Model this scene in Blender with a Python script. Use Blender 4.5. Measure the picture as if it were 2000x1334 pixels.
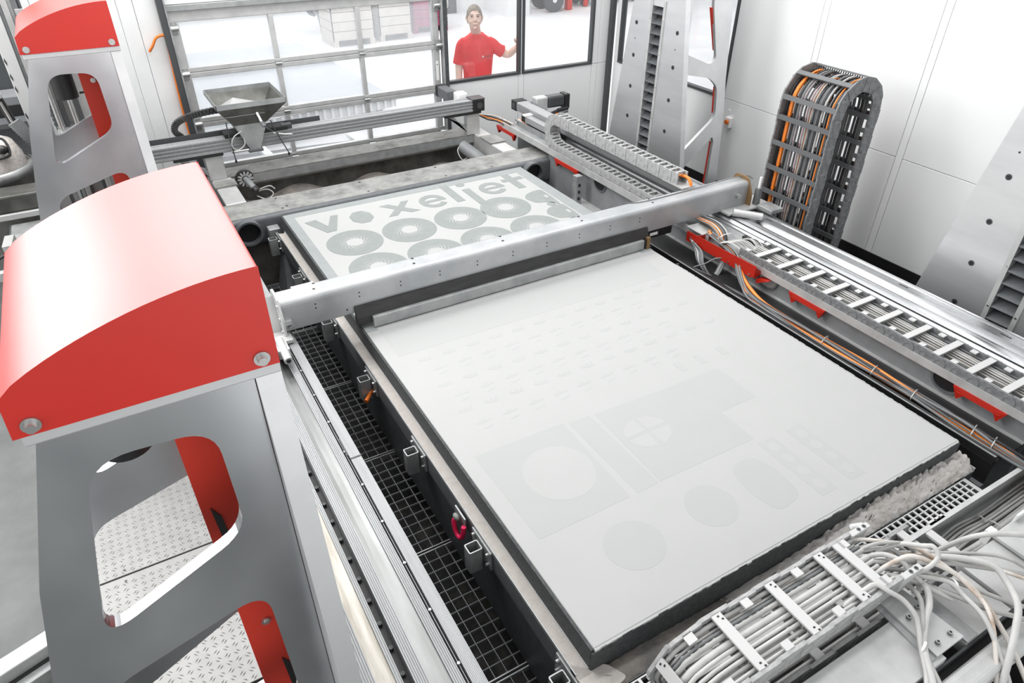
import bpy, bmesh, math, random
from mathutils import Vector, Matrix, geometry
random.seed(7)
S = bpy.context.scene
for o in list(bpy.data.objects): bpy.data.objects.remove(o)
COL = S.collection

# ------------------------------------------------------------------ camera
cam_d = bpy.data.cameras.new('camera'); cam = bpy.data.objects.new('camera', cam_d); COL.objects.link(cam)
cam_d.sensor_width = 36.0; cam_d.lens = 36.0 * 1349.05 / 2000; cam_d.clip_start = 0.02; cam_d.clip_end = 200
RX = Vector((0.86557025, -0.50075551, 0.00566243)); RD = Vector((-0.2825762, -0.49771365, -0.8200194)); RF = Vector((0.4134475, 0.70818433, -0.57230771))
cam.matrix_world = Matrix(((RX.x, -RD.x, -RF.x, -0.92027528), (RX.y, -RD.y, -RF.y, -1.00749747), (RX.z, -RD.z, -RF.z, 2.20705396), (0, 0, 0, 1)))
S.camera = cam
# ------------------------------------------------------------------ world and lamps
w = bpy.data.worlds.new('hall_light'); S.world = w; w.use_nodes = True
w.node_tree.nodes['Background'].inputs[0].default_value = (0.97, 0.985, 1.0, 1)
w.node_tree.nodes['Background'].inputs[1].default_value = 0.60
def area(name, loc, sx, sy, power, rot=(0, 0, 0), col=(1, 0.99, 0.98), aim=None):
    l = bpy.data.lights.new(name, 'AREA'); l.shape = 'RECTANGLE'; l.size = sx; l.size_y = sy; l.energy = power; l.color = col
    o = bpy.data.objects.new(name, l); COL.objects.link(o); o.location = loc; o.rotation_euler = rot
    if aim: o.rotation_euler = (Vector(aim) - Vector(loc)).to_track_quat('-Z', 'Y').to_euler()
for i, y in enumerate((1.5, 2.8, 4.1)):
    area('overhead_light', (1.1, y, 4.0), 5.6, 0.5, (80, 68, 80)[i])
area('overhead_light', (-2.1, 4.75, 4.1), 4.8, 0.9, 150)  # unseen light added so the red cap tops reflect pale
area('added_cap_light', (-3.6, 5.2, 3.1), 3.0, 1.2, 120, aim=(-1.0, 0.5, 1.4))  # unseen light added for the left slope of the near cap to reflect
area('added_rear_light', (-0.5, -6.5, 1.7), 8.0, 4.5, 120, (math.radians(90), 0, 0))  # unseen light added to brighten column plates and cap fronts
area('added_side_light', (-6.5, 1.0, 2.2), 10.0, 4.5, 200, (math.radians(90), 0, math.radians(-90)))  # unseen light added to lift the right wall and other upright faces
area('hall_ceiling_lamp', (1.0, 9.0, 5.6), 9.0, 1.4, 200)
area('hall_ceiling_lamp', (4.0, 11.5, 6.2), 14.0, 2.5, 520)
area('hall_ceiling_lamp', (7.0, 16.5, 6.5), 14.0, 2.5, 520)
S.view_settings.view_transform = 'Standard'; S.view_settings.look = 'None'
S.view_settings.gamma = 1.0; S.view_settings.use_curve_mapping = False
S.view_settings.exposure = 0.12
S.cycles.max_bounces = 8; S.cycles.transparent_max_bounces = 16; S.cycles.use_denoising = True
S.cycles.caustics_reflective = False; S.cycles.caustics_refractive = False; S.cycles.sample_clamp_indirect = 6

# ------------------------------------------------------------------ materials
def mat(name, c1, c2=None, metal=0.0, rough=0.5, scale=6.0, stretch=(1, 1, 1), bump=0.0, bscale=None, coat=0.0, crough=0.1,
        lo=0.35, hi=0.65, rvar=0.0, spec=0.5, dist=0.01, detail=5, cior=1.5, aniso=0.0):
    m = bpy.data.materials.new(name); m.use_nodes = True; nt = m.node_tree; b = nt.nodes['Principled BSDF']
    b.inputs['Metallic'].default_value = metal; b.inputs['Roughness'].default_value = rough
    b.inputs['Base Color'].default_value = (*c1, 1); b.inputs['Specular IOR Level'].default_value = spec
    b.inputs['Anisotropic'].default_value = aniso
    b.inputs['Coat IOR'].default_value = cior
    b.inputs['Coat Weight'].default_value = coat; b.inputs['Coat Roughness'].default_value = crough
    if c2 is not None or bump or rvar:
        tc = nt.nodes.new('ShaderNodeTexCoord'); mp = nt.nodes.new('ShaderNodeMapping'); mp.inputs['Scale'].default_value = stretch
        nt.links.new(tc.outputs['Object'], mp.inputs['Vector'])
        n = nt.nodes.new('ShaderNodeTexNoise'); n.inputs['Scale'].default_value = scale; n.inputs['Detail'].default_value = detail; n.inputs['Roughness'].default_value = 0.6
        nt.links.new(mp.outputs[0], n.inputs['Vector'])
        if c2 is not None:
            r = nt.nodes.new('ShaderNodeValToRGB'); r.color_ramp.elements[0].position = lo; r.color_ramp.elements[1].position = hi
            r.color_ramp.elements[0].color = (*c1, 1); r.color_ramp.elements[1].color = (*c2, 1)
            nt.links.new(n.outputs[0], r.inputs[0]); nt.links.new(r.outputs[0], b.inputs['Base Color'])
        if rvar:
            mr = nt.nodes.new('ShaderNodeMapRange'); mr.inputs[1].default_value = 0.3; mr.inputs[2].default_value = 0.7
            mr.inputs[3].default_value = max(0.02, rough - rvar); mr.inputs[4].default_value = rough + rvar
            nt.links.new(n.outputs[0], mr.inputs[0]); nt.links.new(mr.outputs[0], b.inputs['Roughness'])
        if bump:
            n2 = n
            if bscale:
                n2 = nt.nodes.new('ShaderNodeTexNoise'); n2.inputs['Scale'].default_value = bscale; n2.inputs['Detail'].default_value = 4
                nt.links.new(mp.outputs[0], n2.inputs['Vector'])
            bp = nt.nodes.new('ShaderNodeBump'); bp.inputs['Strength'].default_value = bump; bp.inputs['Distance'].default_value = dist
            nt.links.new(n2.outputs[0], bp.inputs['Height']); nt.links.new(bp.outputs[0], b.inputs['Normal'])
    return m
def glass(name, haze, tint=(1, 1, 1), gloss=0.06):
    m = bpy.data.materials.new(name); m.use_nodes = True; nt = m.node_tree; nt.nodes.clear()
    out = nt.nodes.new('ShaderNodeOutputMaterial'); tr = nt.nodes.new('ShaderNodeBsdfTransparent'); tr.inputs[0].default_value = (*tint, 1)
    gl = nt.nodes.new('ShaderNodeBsdfGlossy'); gl.inputs['Roughness'].default_value = 0.05
    di = nt.nodes.new('ShaderNodeBsdfTranslucent'); di.inputs[0].default_value = (0.9, 0.93, 0.97, 1)
    df = nt.nodes.new('ShaderNodeBsdfDiffuse'); df.inputs[0].default_value = (0.9, 0.93, 0.97, 1)
    a = nt.nodes.new('ShaderNodeMixShader'); a.inputs[0].default_value = 0.5; nt.links.new(di.outputs[0], a.inputs[1]); nt.links.new(df.outputs[0], a.inputs[2])
    m1 = nt.nodes.new('ShaderNodeMixShader'); m1.inputs[0].default_value = haze; nt.links.new(tr.outputs[0], m1.inputs[1]); nt.links.new(a.outputs[0], m1.inputs[2])
    m2 = nt.nodes.new('ShaderNodeMixShader'); m2.inputs[0].default_value = gloss; nt.links.new(m1.outputs[0], m2.inputs[1]); nt.links.new(gl.outputs[0], m2.inputs[2])
    nt.links.new(m2.outputs[0], out.inputs[0]); return m
M = dict(
    wall=mat('white_wall', (0.86, 0.872, 0.875), (0.83, 0.842, 0.848), rough=0.45, scale=1.3),
    wallgrey=mat('grey_wall', (0.68, 0.695, 0.695), (0.74, 0.755, 0.755), rough=0.5, scale=3),
    concrete=mat('concrete', (0.14, 0.148, 0.144), (0.19, 0.20, 0.195), rough=0.75, scale=3, bump=0.2, bscale=40),
    hallfloor=mat('hall_floor', (0.70, 0.72, 0.74), (0.80, 0.81, 0.82), rough=0.5, scale=0.9),
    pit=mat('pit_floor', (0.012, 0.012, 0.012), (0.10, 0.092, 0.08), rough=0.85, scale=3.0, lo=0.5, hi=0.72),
    roughwall=mat('rough_concrete', (0.07, 0.068, 0.062), (0.15, 0.145, 0.13), rough=0.9, scale=4, bump=0.5, bscale=14),
    tread=mat('tread_plate', (0.275, 0.275, 0.27), (0.235, 0.235, 0.227), metal=0.3, rough=0.38, scale=9),
    alu=mat('aluminium', (0.80, 0.81, 0.82), (0.72, 0.73, 0.745), metal=1.0, rough=0.30, scale=9, stretch=(1, 1, 0.25), rvar=0.06),
    milled=mat('milled_aluminium', (0.84, 0.85, 0.87), (0.60, 0.61, 0.635), metal=1.0, rough=0.24, scale=1.6, stretch=(1.6, 1, 1.2), detail=2),
    milledwhite=mat('machined_plate', (0.80, 0.81, 0.815), (0.71, 0.72, 0.73), metal=0.75, rough=0.42, scale=4, rvar=0.06),
    profile=mat('extruded_aluminium', (0.38, 0.388, 0.395), (0.32, 0.328, 0.335), metal=0.3, rough=0.5, scale=14, stretch=(4, 0.15, 4)),
    polish=mat('polished_strip', (0.24, 0.245, 0.245), (0.155, 0.16, 0.157), metal=0.85, rough=0.30, scale=3, stretch=(3, 0.4, 3)),
    machined=mat('machined_column_plate', (0.80, 0.81, 0.815), (0.70, 0.71, 0.72), metal=0.8, rough=0.36, scale=3, stretch=(1, 0.3, 2)),
    mirror=mat('mirror_strip', (0.74, 0.745, 0.75), None, metal=1.0, rough=0.07),
    profileb=mat('bright_extrusion', (0.62, 0.63, 0.64), (0.52, 0.53, 0.54), metal=0.85, rough=0.3, scale=14, stretch=(4, 0.15, 4)),
    tan=mat('polished_tan_reflection', (0.30, 0.288, 0.265), (0.18, 0.168, 0.145), metal=0.8, rough=0.32, scale=5, stretch=(6, 0.6, 3)),  # brownish reflection in the strip put into its base colours
    galv=mat('galvanised_steel', (0.32, 0.332, 0.335), (0.44, 0.45, 0.452), metal=0.55, rough=0.46, scale=11, rvar=0.08),
    galvlight=mat('light_galvanised_steel', (0.50, 0.508, 0.504), (0.60, 0.605, 0.60), metal=0.45, rough=0.45, scale=9, rvar=0.06),
    beam=mat('blasted_steel', (0.39, 0.405, 0.417), (0.49, 0.50, 0.505), metal=0.6, rough=0.48, scale=4.5, rvar=0.05),
    dirty=mat('dusty_steel', (0.15, 0.152, 0.146), (0.31, 0.31, 0.30), metal=0.25, rough=0.6, scale=8, lo=0.3, hi=0.6),
    stainless=mat('stained_stainless', (0.075, 0.075, 0.068), (0.15, 0.15, 0.14), metal=0.55, rough=0.45, scale=6, rvar=0.06),
    steel=mat('steel', (0.62, 0.62, 0.61), None, metal=1.0, rough=0.3),
    greypaint=mat('grey_paint', (0.095, 0.102, 0.108), (0.12, 0.128, 0.134), rough=0.5, scale=20),
    darkpaint=mat('dark_grey_paint', (0.05, 0.054, 0.058), (0.075, 0.08, 0.085), rough=0.5, scale=25),
    midpaint=mat('mid_grey_paint', (0.19, 0.20, 0.207), (0.225, 0.235, 0.242), rough=0.45, scale=12),
    boxwall=mat('rough_black_coat', (0.040, 0.043, 0.045), (0.07, 0.075, 0.077), rough=0.75, scale=60, bump=0.5, bscale=150, dist=0.004),
    frame=mat('anthracite_frame', (0.055, 0.06, 0.063), None, rough=0.4),
    black=mat('black_plastic', (0.012, 0.012, 0.013), None, rough=0.45),
    rubber=mat('black_rubber', (0.015, 0.015, 0.016), (0.03, 0.03, 0.03), rough=0.45, scale=9, stretch=(1, 5, 5)),
    link=mat('grey_chain_plastic', (0.27, 0.275, 0.28), (0.45, 0.45, 0.45), rough=0.5, scale=22, lo=0.3, hi=0.7),
    linkdark=mat('dark_chain_plastic', (0.10, 0.105, 0.11), (0.27, 0.275, 0.28), rough=0.5, scale=22, lo=0.3, hi=0.75),
    linkblack=mat('black_chain_plastic', (0.022, 0.023, 0.024), (0.05, 0.05, 0.05), rough=0.5, scale=20),
    bar=mat('chain_bar_grey', (0.55, 0.555, 0.55), None, rough=0.45),
    bardark=mat('chain_bar_dark', (0.12, 0.125, 0.13), None, rough=0.45),
    cgrey=mat('grey_cable', (0.42, 0.42, 0.41), (0.34, 0.34, 0.33), rough=0.5, scale=16),
    clight=mat('light_cable', (0.54, 0.54, 0.53), (0.46, 0.46, 0.45), rough=0.5, scale=16),
    ctan=mat('dusty_tan_cable', (0.66, 0.63, 0.59), (0.36, 0.24, 0.16), rough=0.55, scale=10, lo=0.45, hi=0.7),
    cdark=mat('dark_cable', (0.09, 0.095, 0.10), None, rough=0.45),
    cmid=mat('mid_grey_cable', (0.15, 0.157, 0.162), None, rough=0.45),
    cblack=mat('black_cable', (0.02, 0.02, 0.022), None, rough=0.4),
    corange=mat('orange_cable', (0.85, 0.24, 0.035), None, rough=0.45),
    cpink=mat('violet_cable', (0.48, 0.34, 0.36), None, rough=0.5),
    rope=mat('orange_rope', (0.78, 0.20, 0.03), (0.6, 0.14, 0.02), rough=0.7, scale=80),
    red=mat('red_lacquer', (0.66, 0.014, 0.003), (0.62, 0.012, 0.003), rough=0.5, spec=0.1, scale=2, coat=1.0, crough=0.36, cior=1.65),
    reddark=mat('dark_red_paint', (0.40, 0.014, 0.005), None, rough=0.45),
    redpaint=mat('red_paint', (0.66, 0.03, 0.012), None, rough=0.4),
    redcover=mat('red_cover_paint', (0.80, 0.055, 0.03), None, rough=0.5),
    powder=mat('white_powder', (0.395, 0.401, 0.398), (0.404, 0.409, 0.406), rough=0.8, scale=5, bump=0.08, bscale=400, dist=0.001),
    faint=mat('bonded_powder', (0.374, 0.382, 0.380), (0.38, 0.388, 0.386), rough=0.8, scale=8),
    fainter=mat('bonded_powder_faint', (0.384, 0.391, 0.389), None, rough=0.8),
    printed=mat('printed_powder', (0.225, 0.247, 0.242), (0.245, 0.266, 0.26), rough=0.8, scale=18),
    border=mat('printed_border', (0.255, 0.275, 0.275), (0.28, 0.297, 0.297), rough=0.8, scale=10),
    heap=mat('spilled_powder', (0.56, 0.54, 0.52), (0.46, 0.42, 0.385), rough=0.9, scale=7, lo=0.42, hi=0.72, bump=0.8, bscale=60, dist=0.008),
    brownheap=mat('brown_powder', (0.30, 0.265, 0.23), (0.16, 0.155, 0.15), rough=0.9, scale=7, bump=0.6, bscale=50),
    ledge=mat('powder_dusted_strip', (0.50, 0.47, 0.44), (0.43, 0.40, 0.37), rough=0.85, scale=30, lo=0.45, hi=0.75, bump=0.3, bscale=90),
    pink=mat('pink_red_paint', (0.78, 0.02, 0.10), None, rough=0.4),
    wood=mat('tan_wood', (0.20, 0.125, 0.055), None, rough=0.6),
    skin=mat('skin', (0.84, 0.62, 0.51), (0.80, 0.56, 0.46), rough=0.5, scale=20),
    hair=mat('short_brown_hair', (0.20, 0.17, 0.13), (0.36, 0.32, 0.27), rough=0.7, scale=60, bump=0.5, bscale=120),
    shirt=mat('red_cotton', (0.80, 0.025, 0.03), (0.70, 0.02, 0.022), rough=0.8, scale=7, bump=0.25, bscale=9, dist=0.03),
    trousers=mat('dark_trousers', (0.06, 0.065, 0.08), None, rough=0.8),
    eye=mat('eye_dark', (0.06, 0.045, 0.035), None, rough=0.3),
    lip=mat('lip', (0.62, 0.33, 0.27), None, rough=0.5),
    white=mat('white_plastic', (0.82, 0.82, 0.82), None, rough=0.4),
    orangep=mat('orange_plastic', (0.72, 0.16, 0.015), None, rough=0.4),
    bag=mat('grey_fabric_bag', (0.20, 0.20, 0.19), (0.30, 0.30, 0.29), rough=0.8, scale=8, bump=0.5, bscale=8, dist=0.03),
    ramp=mat('grey_blue_mat', (0.40, 0.435, 0.465), (0.45, 0.48, 0.51), rough=0.7, scale=4),
    slate=mat("dark_slate_mat", (0.012, 0.013, 0.022), (0.09, 0.094, 0.12), rough=0.9, scale=5, lo=0.48, hi=0.75, detail=9),
    crate=mat('pale_wood_crate', (0.52, 0.48, 0.43), (0.60, 0.56, 0.51), rough=0.7, scale=6),
    magenta=mat('dark_magenta_paint', (0.32, 0.03, 0.10), None, rough=0.5),
    tyre=mat('tyre', (0.10, 0.105, 0.11), None, rough=0.7),
    clear=glass('clear_glass', 0.03), hazy=glass('hazy_acrylic', 0.26, gloss=0.03),
)
# ------------------------------------------------------------------ mesh builder
class MB:
    def __init__(s): s.v = []; s.f = []; s.sm = []
    def add(s, vs, fs, smooth=False):
        n = len(s.v); s.v += [tuple(p) for p in vs]
        for f in fs: s.f.append(tuple(i + n for i in f)); s.sm.append(smooth)
        return s
    def hexa(s, p): return s.add(p, [(0, 3, 2, 1), (4, 5, 6, 7), (0, 1, 5, 4), (1, 2, 6, 5), (2, 3, 7, 6), (3, 0, 4, 7)])
    def box(s, x0, x1, y0, y1, z0, z1):
        return s.hexa([(x0, y0, z0), (x1, y0, z0), (x1, y1, z0), (x0, y1, z0), (x0, y0, z1), (x1, y0, z1), (x1, y1, z1), (x0, y1, z1)])
    def bar(s, p0, p1, wd, ht, up=(0, 0, 1)):
        p0 = Vector(p0); p1 = Vector(p1); t = (p1 - p0).normalized(); u = Vector(up); a = t.cross(u)
        if a.length < 1e-4: a = t.cross(Vector((1, 0, 0)))
        a.normalize(); b = a.cross(t) * (ht / 2); a *= wd / 2
        return s.hexa([p0 - a - b, p0 + a - b, p1 + a - b, p1 - a - b, p0 - a + b, p0 + a + b, p1 + a + b, p1 - a + b])
    def ring(s, c, a, b, r, n): return [c + a * (r * math.cos(6.28318531 * i / n)) + b * (r * math.sin(6.28318531 * i / n)) for i in range(n)]
    def cyl(s, p0, p1, r0, r1=None, n=14, caps=True):
        p0 = Vector(p0); p1 = Vector(p1); r1 = r0 if r1 is None else r1; t = (p1 - p0).normalized()
        a = t.orthogonal().normalized(); b = t.cross(a)
        A = s.ring(p0, a, b, r0, n); B = s.ring(p1, a, b, r1, n)
        s.add(A + B, [(i, (i + 1) % n, n + (i + 1) % n, n + i) for i in range(n)], True)
        if caps: s.add(A, [tuple(range(n))[::-1]]); s.add(B, [tuple(range(n))])
        return s
    def tube(s, pts, r, n=7, caps=True):
        pts = [Vector(p) for p in pts]; rings = []; t = (pts[1] - pts[0]).normalized(); a = t.orthogonal().normalized()
        for i, p in enumerate(pts):
            t = (pts[min(i + 1, len(pts) - 1)] - pts[max(i - 1, 0)]).normalized()
            a = (a - t * a.dot(t)).normalized(); rr = r[i] if isinstance(r, (list, tuple)) else r
            rings.append(s.ring(p, a, t.cross(a), rr, n))
        fs = []
        for k in range(len(pts) - 1):
            fs += [(k * n + i, k * n + (i + 1) % n, (k + 1) * n + (i + 1) % n, (k + 1) * n + i) for i in range(n)]
        s.add([q for rg in rings for q in rg], fs, True)
        if caps: s.add(rings[0], [tuple(range(n))[::-1]]); s.add(rings[-1], [tuple(range(n))])
        return s
    def prism(s, poly, ax, a, b, holes=(), smooth=False):
        def P(q, d): return {'x': (d, q[0], q[1]), 'y': (q[0], d, q[1]), 'z': (q[0], q[1], d)}[ax]
        loops = [list(poly)] + [list(h) for h in holes]; flat = [q for l in loops for q in l]
        tri = geometry.tessellate_polygon([[Vector((q[0], q[1], 0)) for q in l] for l in loops]) if (holes or len(poly) > 4) else ([(0, 1, 2), (0, 2, 3)] if len(poly) == 4 else [(0, 1, 2)])
        s.add([P(q, a) for q in flat], [tuple(t) for t in tri]); s.add([P(q, b) for q in flat], [tuple(t)[::-1] for t in tri])
        for l in loops:
            n = len(l); s.add([P(q, a) for q in l] + [P(q, b) for q in l], [(i, (i + 1) % n, n + (i + 1) % n, n + i) for i in range(n)], smooth)
        return s
    def lathe(s, prof, p0, d=(0, 0, 1), n=18):
        p0 = Vector(p0); d = Vector(d).normalized(); a = d.orthogonal().normalized(); b = d.cross(a); vs = []
        for r, h in prof: vs += s.ring(p0 + d * h, a, b, max(r, 1e-5), n)
        fs = [(k * n + i, k * n + (i + 1) % n, (k + 1) * n + (i + 1) % n, (k + 1) * n + i) for k in range(len(prof) - 1) for i in range(n)]
        return s.add(vs, fs, True)
    def ball(s, c, rx, ry, rz, n=14, m=9):
        c = Vector(c); vs = []
        for j in range(m + 1):
            th = math.pi * j / m
            for i in range(n): ph = 6.28318531 * i / n; vs.append((c.x + rx * math.sin(th) * math.cos(ph), c.y + ry * math.sin(th) * math.sin(ph), c.z + rz * math.cos(th)))
        return s.add(vs, [(j * n + i, (j + 1) * n + i, (j + 1) * n + (i + 1) % n, j * n + (i + 1) % n) for j in range(m) for i in range(n)], True)
    def mesh(s, name, off=(0, 0, 0), fix=True):
        me = bpy.data.meshes.new(name); ox, oy, oz = off
        me.from_pydata([(x - ox, y - oy, z - oz) for x, y, z in s.v], [], s.f); me.polygons.foreach_set('use_smooth', s.sm)
        if fix:
            bm = bmesh.new(); bm.from_mesh(me); bmesh.ops.recalc_face_normals(bm, faces=bm.faces); bm.to_mesh(me); bm.free()
        me.update(); return me
WL = {}
def wloc(o): return WL.get(o.name, Vector((0, 0, 0))) if o else Vector((0, 0, 0))
def tag(o, label=None, cat=None, group=None, kind=None):
    if label: o['label'] = label
    if cat: o['category'] = cat
    if group: o['group'] = group
    if kind: o['kind'] = kind
    return o
def obj(name, mb, m, parent=None, label=None, cat=None, group=None, kind=None, bevel=0, seg=2):
    if parent: off = wloc(parent)
    else:
        xs, ys, zs = zip(*mb.v); off = Vector(((min(xs) + max(xs)) / 2, (min(ys) + max(ys)) / 2, min(zs)))
    me = mb.mesh(name, off); me.materials.append(M[m]); o = bpy.data.objects.new(name, me); COL.objects.link(o)
    if parent: o.parent = parent
    else: o.location = off
    WL[o.name] = Vector(off)
    if bevel:
        b = o.modifiers.new('edge', 'BEVEL'); b.width = bevel; b.segments = seg; b.limit_method = 'ANGLE'; b.angle_limit = 0.7
    return tag(o, label, cat, group, kind)
def thing(name, label, cat, loc, group=None):
    o = bpy.data.objects.new(name, None); COL.objects.link(o); o.location = loc; o.empty_display_size = 0.05; WL[o.name] = Vector(loc)
    return tag(o, label, cat, group)
def struct(name, mb, m, parent=None, label=None, bevel=0): return obj(name, mb, m, parent, label, kind=None if parent else 'structure', bevel=bevel)
def sroot(name, loc, label=None):
    o = bpy.data.objects.new(name, None); COL.objects.link(o); o.location = loc; WL[o.name] = Vector(loc); o['kind'] = 'structure'
    if label: o['label'] = label
    return o
def inst(name, me, parent, mtx):                       # a part that shares its mesh; mtx is in world space
    o = bpy.data.objects.new(name, me); COL.objects.link(o); o.parent = parent; WL[o.name] = Vector(mtx.translation)
    o.matrix_local = Matrix.Translation(-wloc(parent)) @ mtx; return o
def dup(root, dx, dy, dz, label=None, skip=()):
    def cp(o, par):
        c = o.copy(); COL.objects.link(c); c.parent = par
        for ch in list(o.children):
            if ch.name.split('.')[0] not in skip: cp(ch, c)
        return c
    r = cp(root, None); r.location = Vector(root.location) + Vector((dx, dy, dz)); WL[r.name] = wloc(root) + Vector((dx, dy, dz))
    if label: r['label'] = label
    return r
def spline(pts, k=6):
    P = [Vector(p) for p in pts]; P = [2 * P[0] - P[1]] + P + [2 * P[-1] - P[-2]]; out = []
    for i in range(1, len(P) - 2):
        a, b, c, d = P[i - 1:i + 3]
        for j in range(k):
            t = j / k; out.append(0.5 * ((2 * b) + (c - a) * t + (2 * a - 5 * b + 4 * c - d) * t * t + (3 * b - a - 3 * c + d) * t ** 3))
    out.append(P[-2]); return out
def rpoly(pts, rad, n=5):                              # polygon with rounded corners
    out = []; N = len(pts)
    for i in range(N):
        p = Vector(pts[i]); a = Vector(pts[i - 1]) - p; b = Vector(pts[(i + 1) % N]) - p
        r = rad[i] if isinstance(rad, (list, tuple)) else rad
        r = min(r, a.length * 0.45, b.length * 0.45); A = p + a.normalized() * r; B = p + b.normalized() * r
        if r < 1e-5: out.append(tuple(p)); continue
        for k in range(n + 1):
            t = k / n; q = A * (1 - t) ** 2 + p * 2 * t * (1 - t) + B * t * t; out.append((q.x, q.y))
    return out
def circ(cx, cy, r, n=24, ry=None): return [(cx + r * math.cos(6.28318531 * i / n), cy + (ry or r) * math.sin(6.28318531 * i / n)) for i in range(n)]
FZ = -0.85; YB = 5.78; XR = 4.333

# ================================================================== SETTING
fl = MB(); fl.box(-7, -0.78, -6, YB + 0.1, FZ - 0.1, FZ); fl.box(-0.78, XR, -6, -0.9, FZ - 0.1, FZ)
struct('floor', fl, 'concrete', label='grey concrete workshop floor at the left of the machine')
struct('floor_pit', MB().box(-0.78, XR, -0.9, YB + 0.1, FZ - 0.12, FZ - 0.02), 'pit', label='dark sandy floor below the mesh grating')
struct('reflector_slab', MB().box(-0.72, XR, -5.9, -1.15, FZ, -0.62), 'wallgrey', label='unseen pale slab added for the near column plate to reflect')  # slab added out of view, brightens one side of the plate's reflection
struct('floor_hall', MB().box(-8, 26, YB + 0.1, 26, FZ - 0.1, FZ), 'hallfloor', label='pale floor of the hall beyond the glazing')

wb = sroot('wall_back', (0, YB, FZ), 'white panelled wall with glazed door and windows')
def panel(x0, x1, z0, z1, m='wall', y0=YB, y1=YB + 0.06): struct('panel', MB().box(x0 + 0.002, x1 - 0.002, y0, y1, z0 + 0.002, z1 - 0.002), m, wb, bevel=0.003)
for a, b in ((-5.0, -4.0), (-4.0, -3.0), (-3.0, -2.0), (-2.0, -1.2), (-1.2, -0.9), (-0.9, -0.62), (-0.62, -0.50), (-0.50, -0.33)):
    panel(a, b, FZ, 0.02, 'wallgrey'); panel(a, b, 0.02, 3.2, 'wallgrey')
panel(-0.33, 2.22, 1.19, 3.2)
for a, b in ((2.24, 3.10), (3.10, 3.17), (3.17, 4.08), (4.08, 4.16), (4.16, 4.333)): panel(a, b, FZ, 0.275)
panel(3.125, 3.145, 0.275, 2.4); panel(4.08, 4.16, 0.275, 3.2); panel(4.16, 4.333, 0.275, 3.2); panel(2.24, 4.08, 2.4, 3.2)
wr = sroot('wall_right', (XR, 2, FZ), 'white right wall of flush panels with narrow seam strips')
def rpanel(y0, y1, z0, z1): struct('panel', MB().box(XR, XR + 0.06, y0 + 0.002, y1 - 0.002, z0 + 0.002, z1 - 0.002), 'wall', wr, bevel=0.003)
edges = [3.0 + 0.985 * k for k in range(-7, 1)]
for y in edges:
    rpanel(y - 0.03, y + 0.03, FZ, 3.2)
for a, b in zip(edges[:-1], edges[1:]): rpanel(a + 0.03, b - 0.03, FZ, 0.31); rpanel(a + 0.03, b - 0.03, 0.31, 3.2)
rpanel(3.03, 3.92, FZ, 0.31); rpanel(3.03, 3.92, 0.31, 3.2); rpanel(3.92, 5.70, FZ, 0.30); rpanel(3.92, 5.70, 2.4, 3.2); rpanel(5.62, 5.70, 0.30, 2.4)
struct('trim_1', MB().box(XR - 0.06, XR - 0.012, YB - 0.075, YB - 0.012, FZ, 3.2), 'frame', label='dark grey vertical corner post between back and right wall', bevel=0.004)
struct('gap_shade_strip', MB().box(XR - 0.012, XR - 0.001, -4, YB - 0.2, FZ, -0.50), 'black', label='black strip drawn for the dark gap below the right wall')  # dark gap between rail and wall bottom, put in as a black strip
def window(name, ax, a0, a1, z0, z1, p, label, fw=0.028):
    f = sroot(name, (a0, p, z0) if ax == 'y' else (p, a0, z0), label)
    def bx(u0, u1, w0, w1, d0, d1):
        return MB().box(u0, u1, p + d0, p + d1, w0, w1) if ax == 'y' else MB().box(p + d0, p + d1, u0, u1, w0, w1)
    for q in ((a0, a1, z0, z0 + fw), (a0, a1, z1 - fw, z1), (a0, a0 + fw, z0 + fw, z1 - fw), (a1 - fw, a1, z0 + fw, z1 - fw)):
        struct('window_frame', bx(*q, -0.012, 0.05), 'frame', f, bevel=0.004)
    struct('pane', bx(a0 + fw, a1 - fw, z0 + fw, z1 - fw, 0.018, 0.024), 'clear', f)
    return f
window('window_1', 'y', 2.235, 3.125, 0.275, 2.4, YB, 'left window of the back wall with the man behind it')
window('window_2', 'y', 3.145, 4.08, 0.275, 2.4, YB, 'right window of the back wall, empty hall floor behind it')
window('window_3', 'x', 3.92, 5.62, 0.30, 2.4, XR, 'window in the right wall behind the far column')

# sectional door
d = sroot('door_1', (0.95, YB, FZ), 'overhead sectional door of aluminium frames and hazy panes')
ZR = [1.09, 0.675, 0.245, -0.195, -0.62]; XS = [-0.20, 0.56, 1.355, 2.10]
DY0, DY1 = YB + 0.0, YB + 0.05
def dp(name, q, m, bevel=0.004, y0=DY0, y1=DY1): return struct(name, MB().box(q[0], q[1], y0, y1, q[2], q[3]), m, d, bevel=bevel)
dp('door_rail', (-0.27, 2.17, 1.08, 1.165), 'galvlight'); dp('top_panel', (-0.30, 2.18, 1.215, 1.9), 'wall', y0=YB - 0.012); dp('top_seal', (-0.30, 2.2, 1.166, 1.213), 'galv', y0=YB - 0.03)
for z in ZR[1:]:
    dp('door_rail', (-0.27, 2.17, z + 0.001, z + 0.042), 'galvlight'); dp('door_rail', (-0.27, 2.17, z - 0.042, z - 0.001), 'galvlight')
    for x in XS[1:3]:
        hg = dp('hinge', (x - 0.028, x + 0.028, z - 0.02, z + 0.03), 'galv', y0=YB - 0.012, y1=YB)
        struct('hinge_pin', MB().cyl((x - 0.03, YB - 0.014, z), (x + 0.03, YB - 0.014, z), 0.008, n=8), 'steel', hg)
ZT = [1.08] + [z - 0.042 for z in ZR[1:]]; ZBm = [z + 0.042 for z in ZR[1:]]
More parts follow.
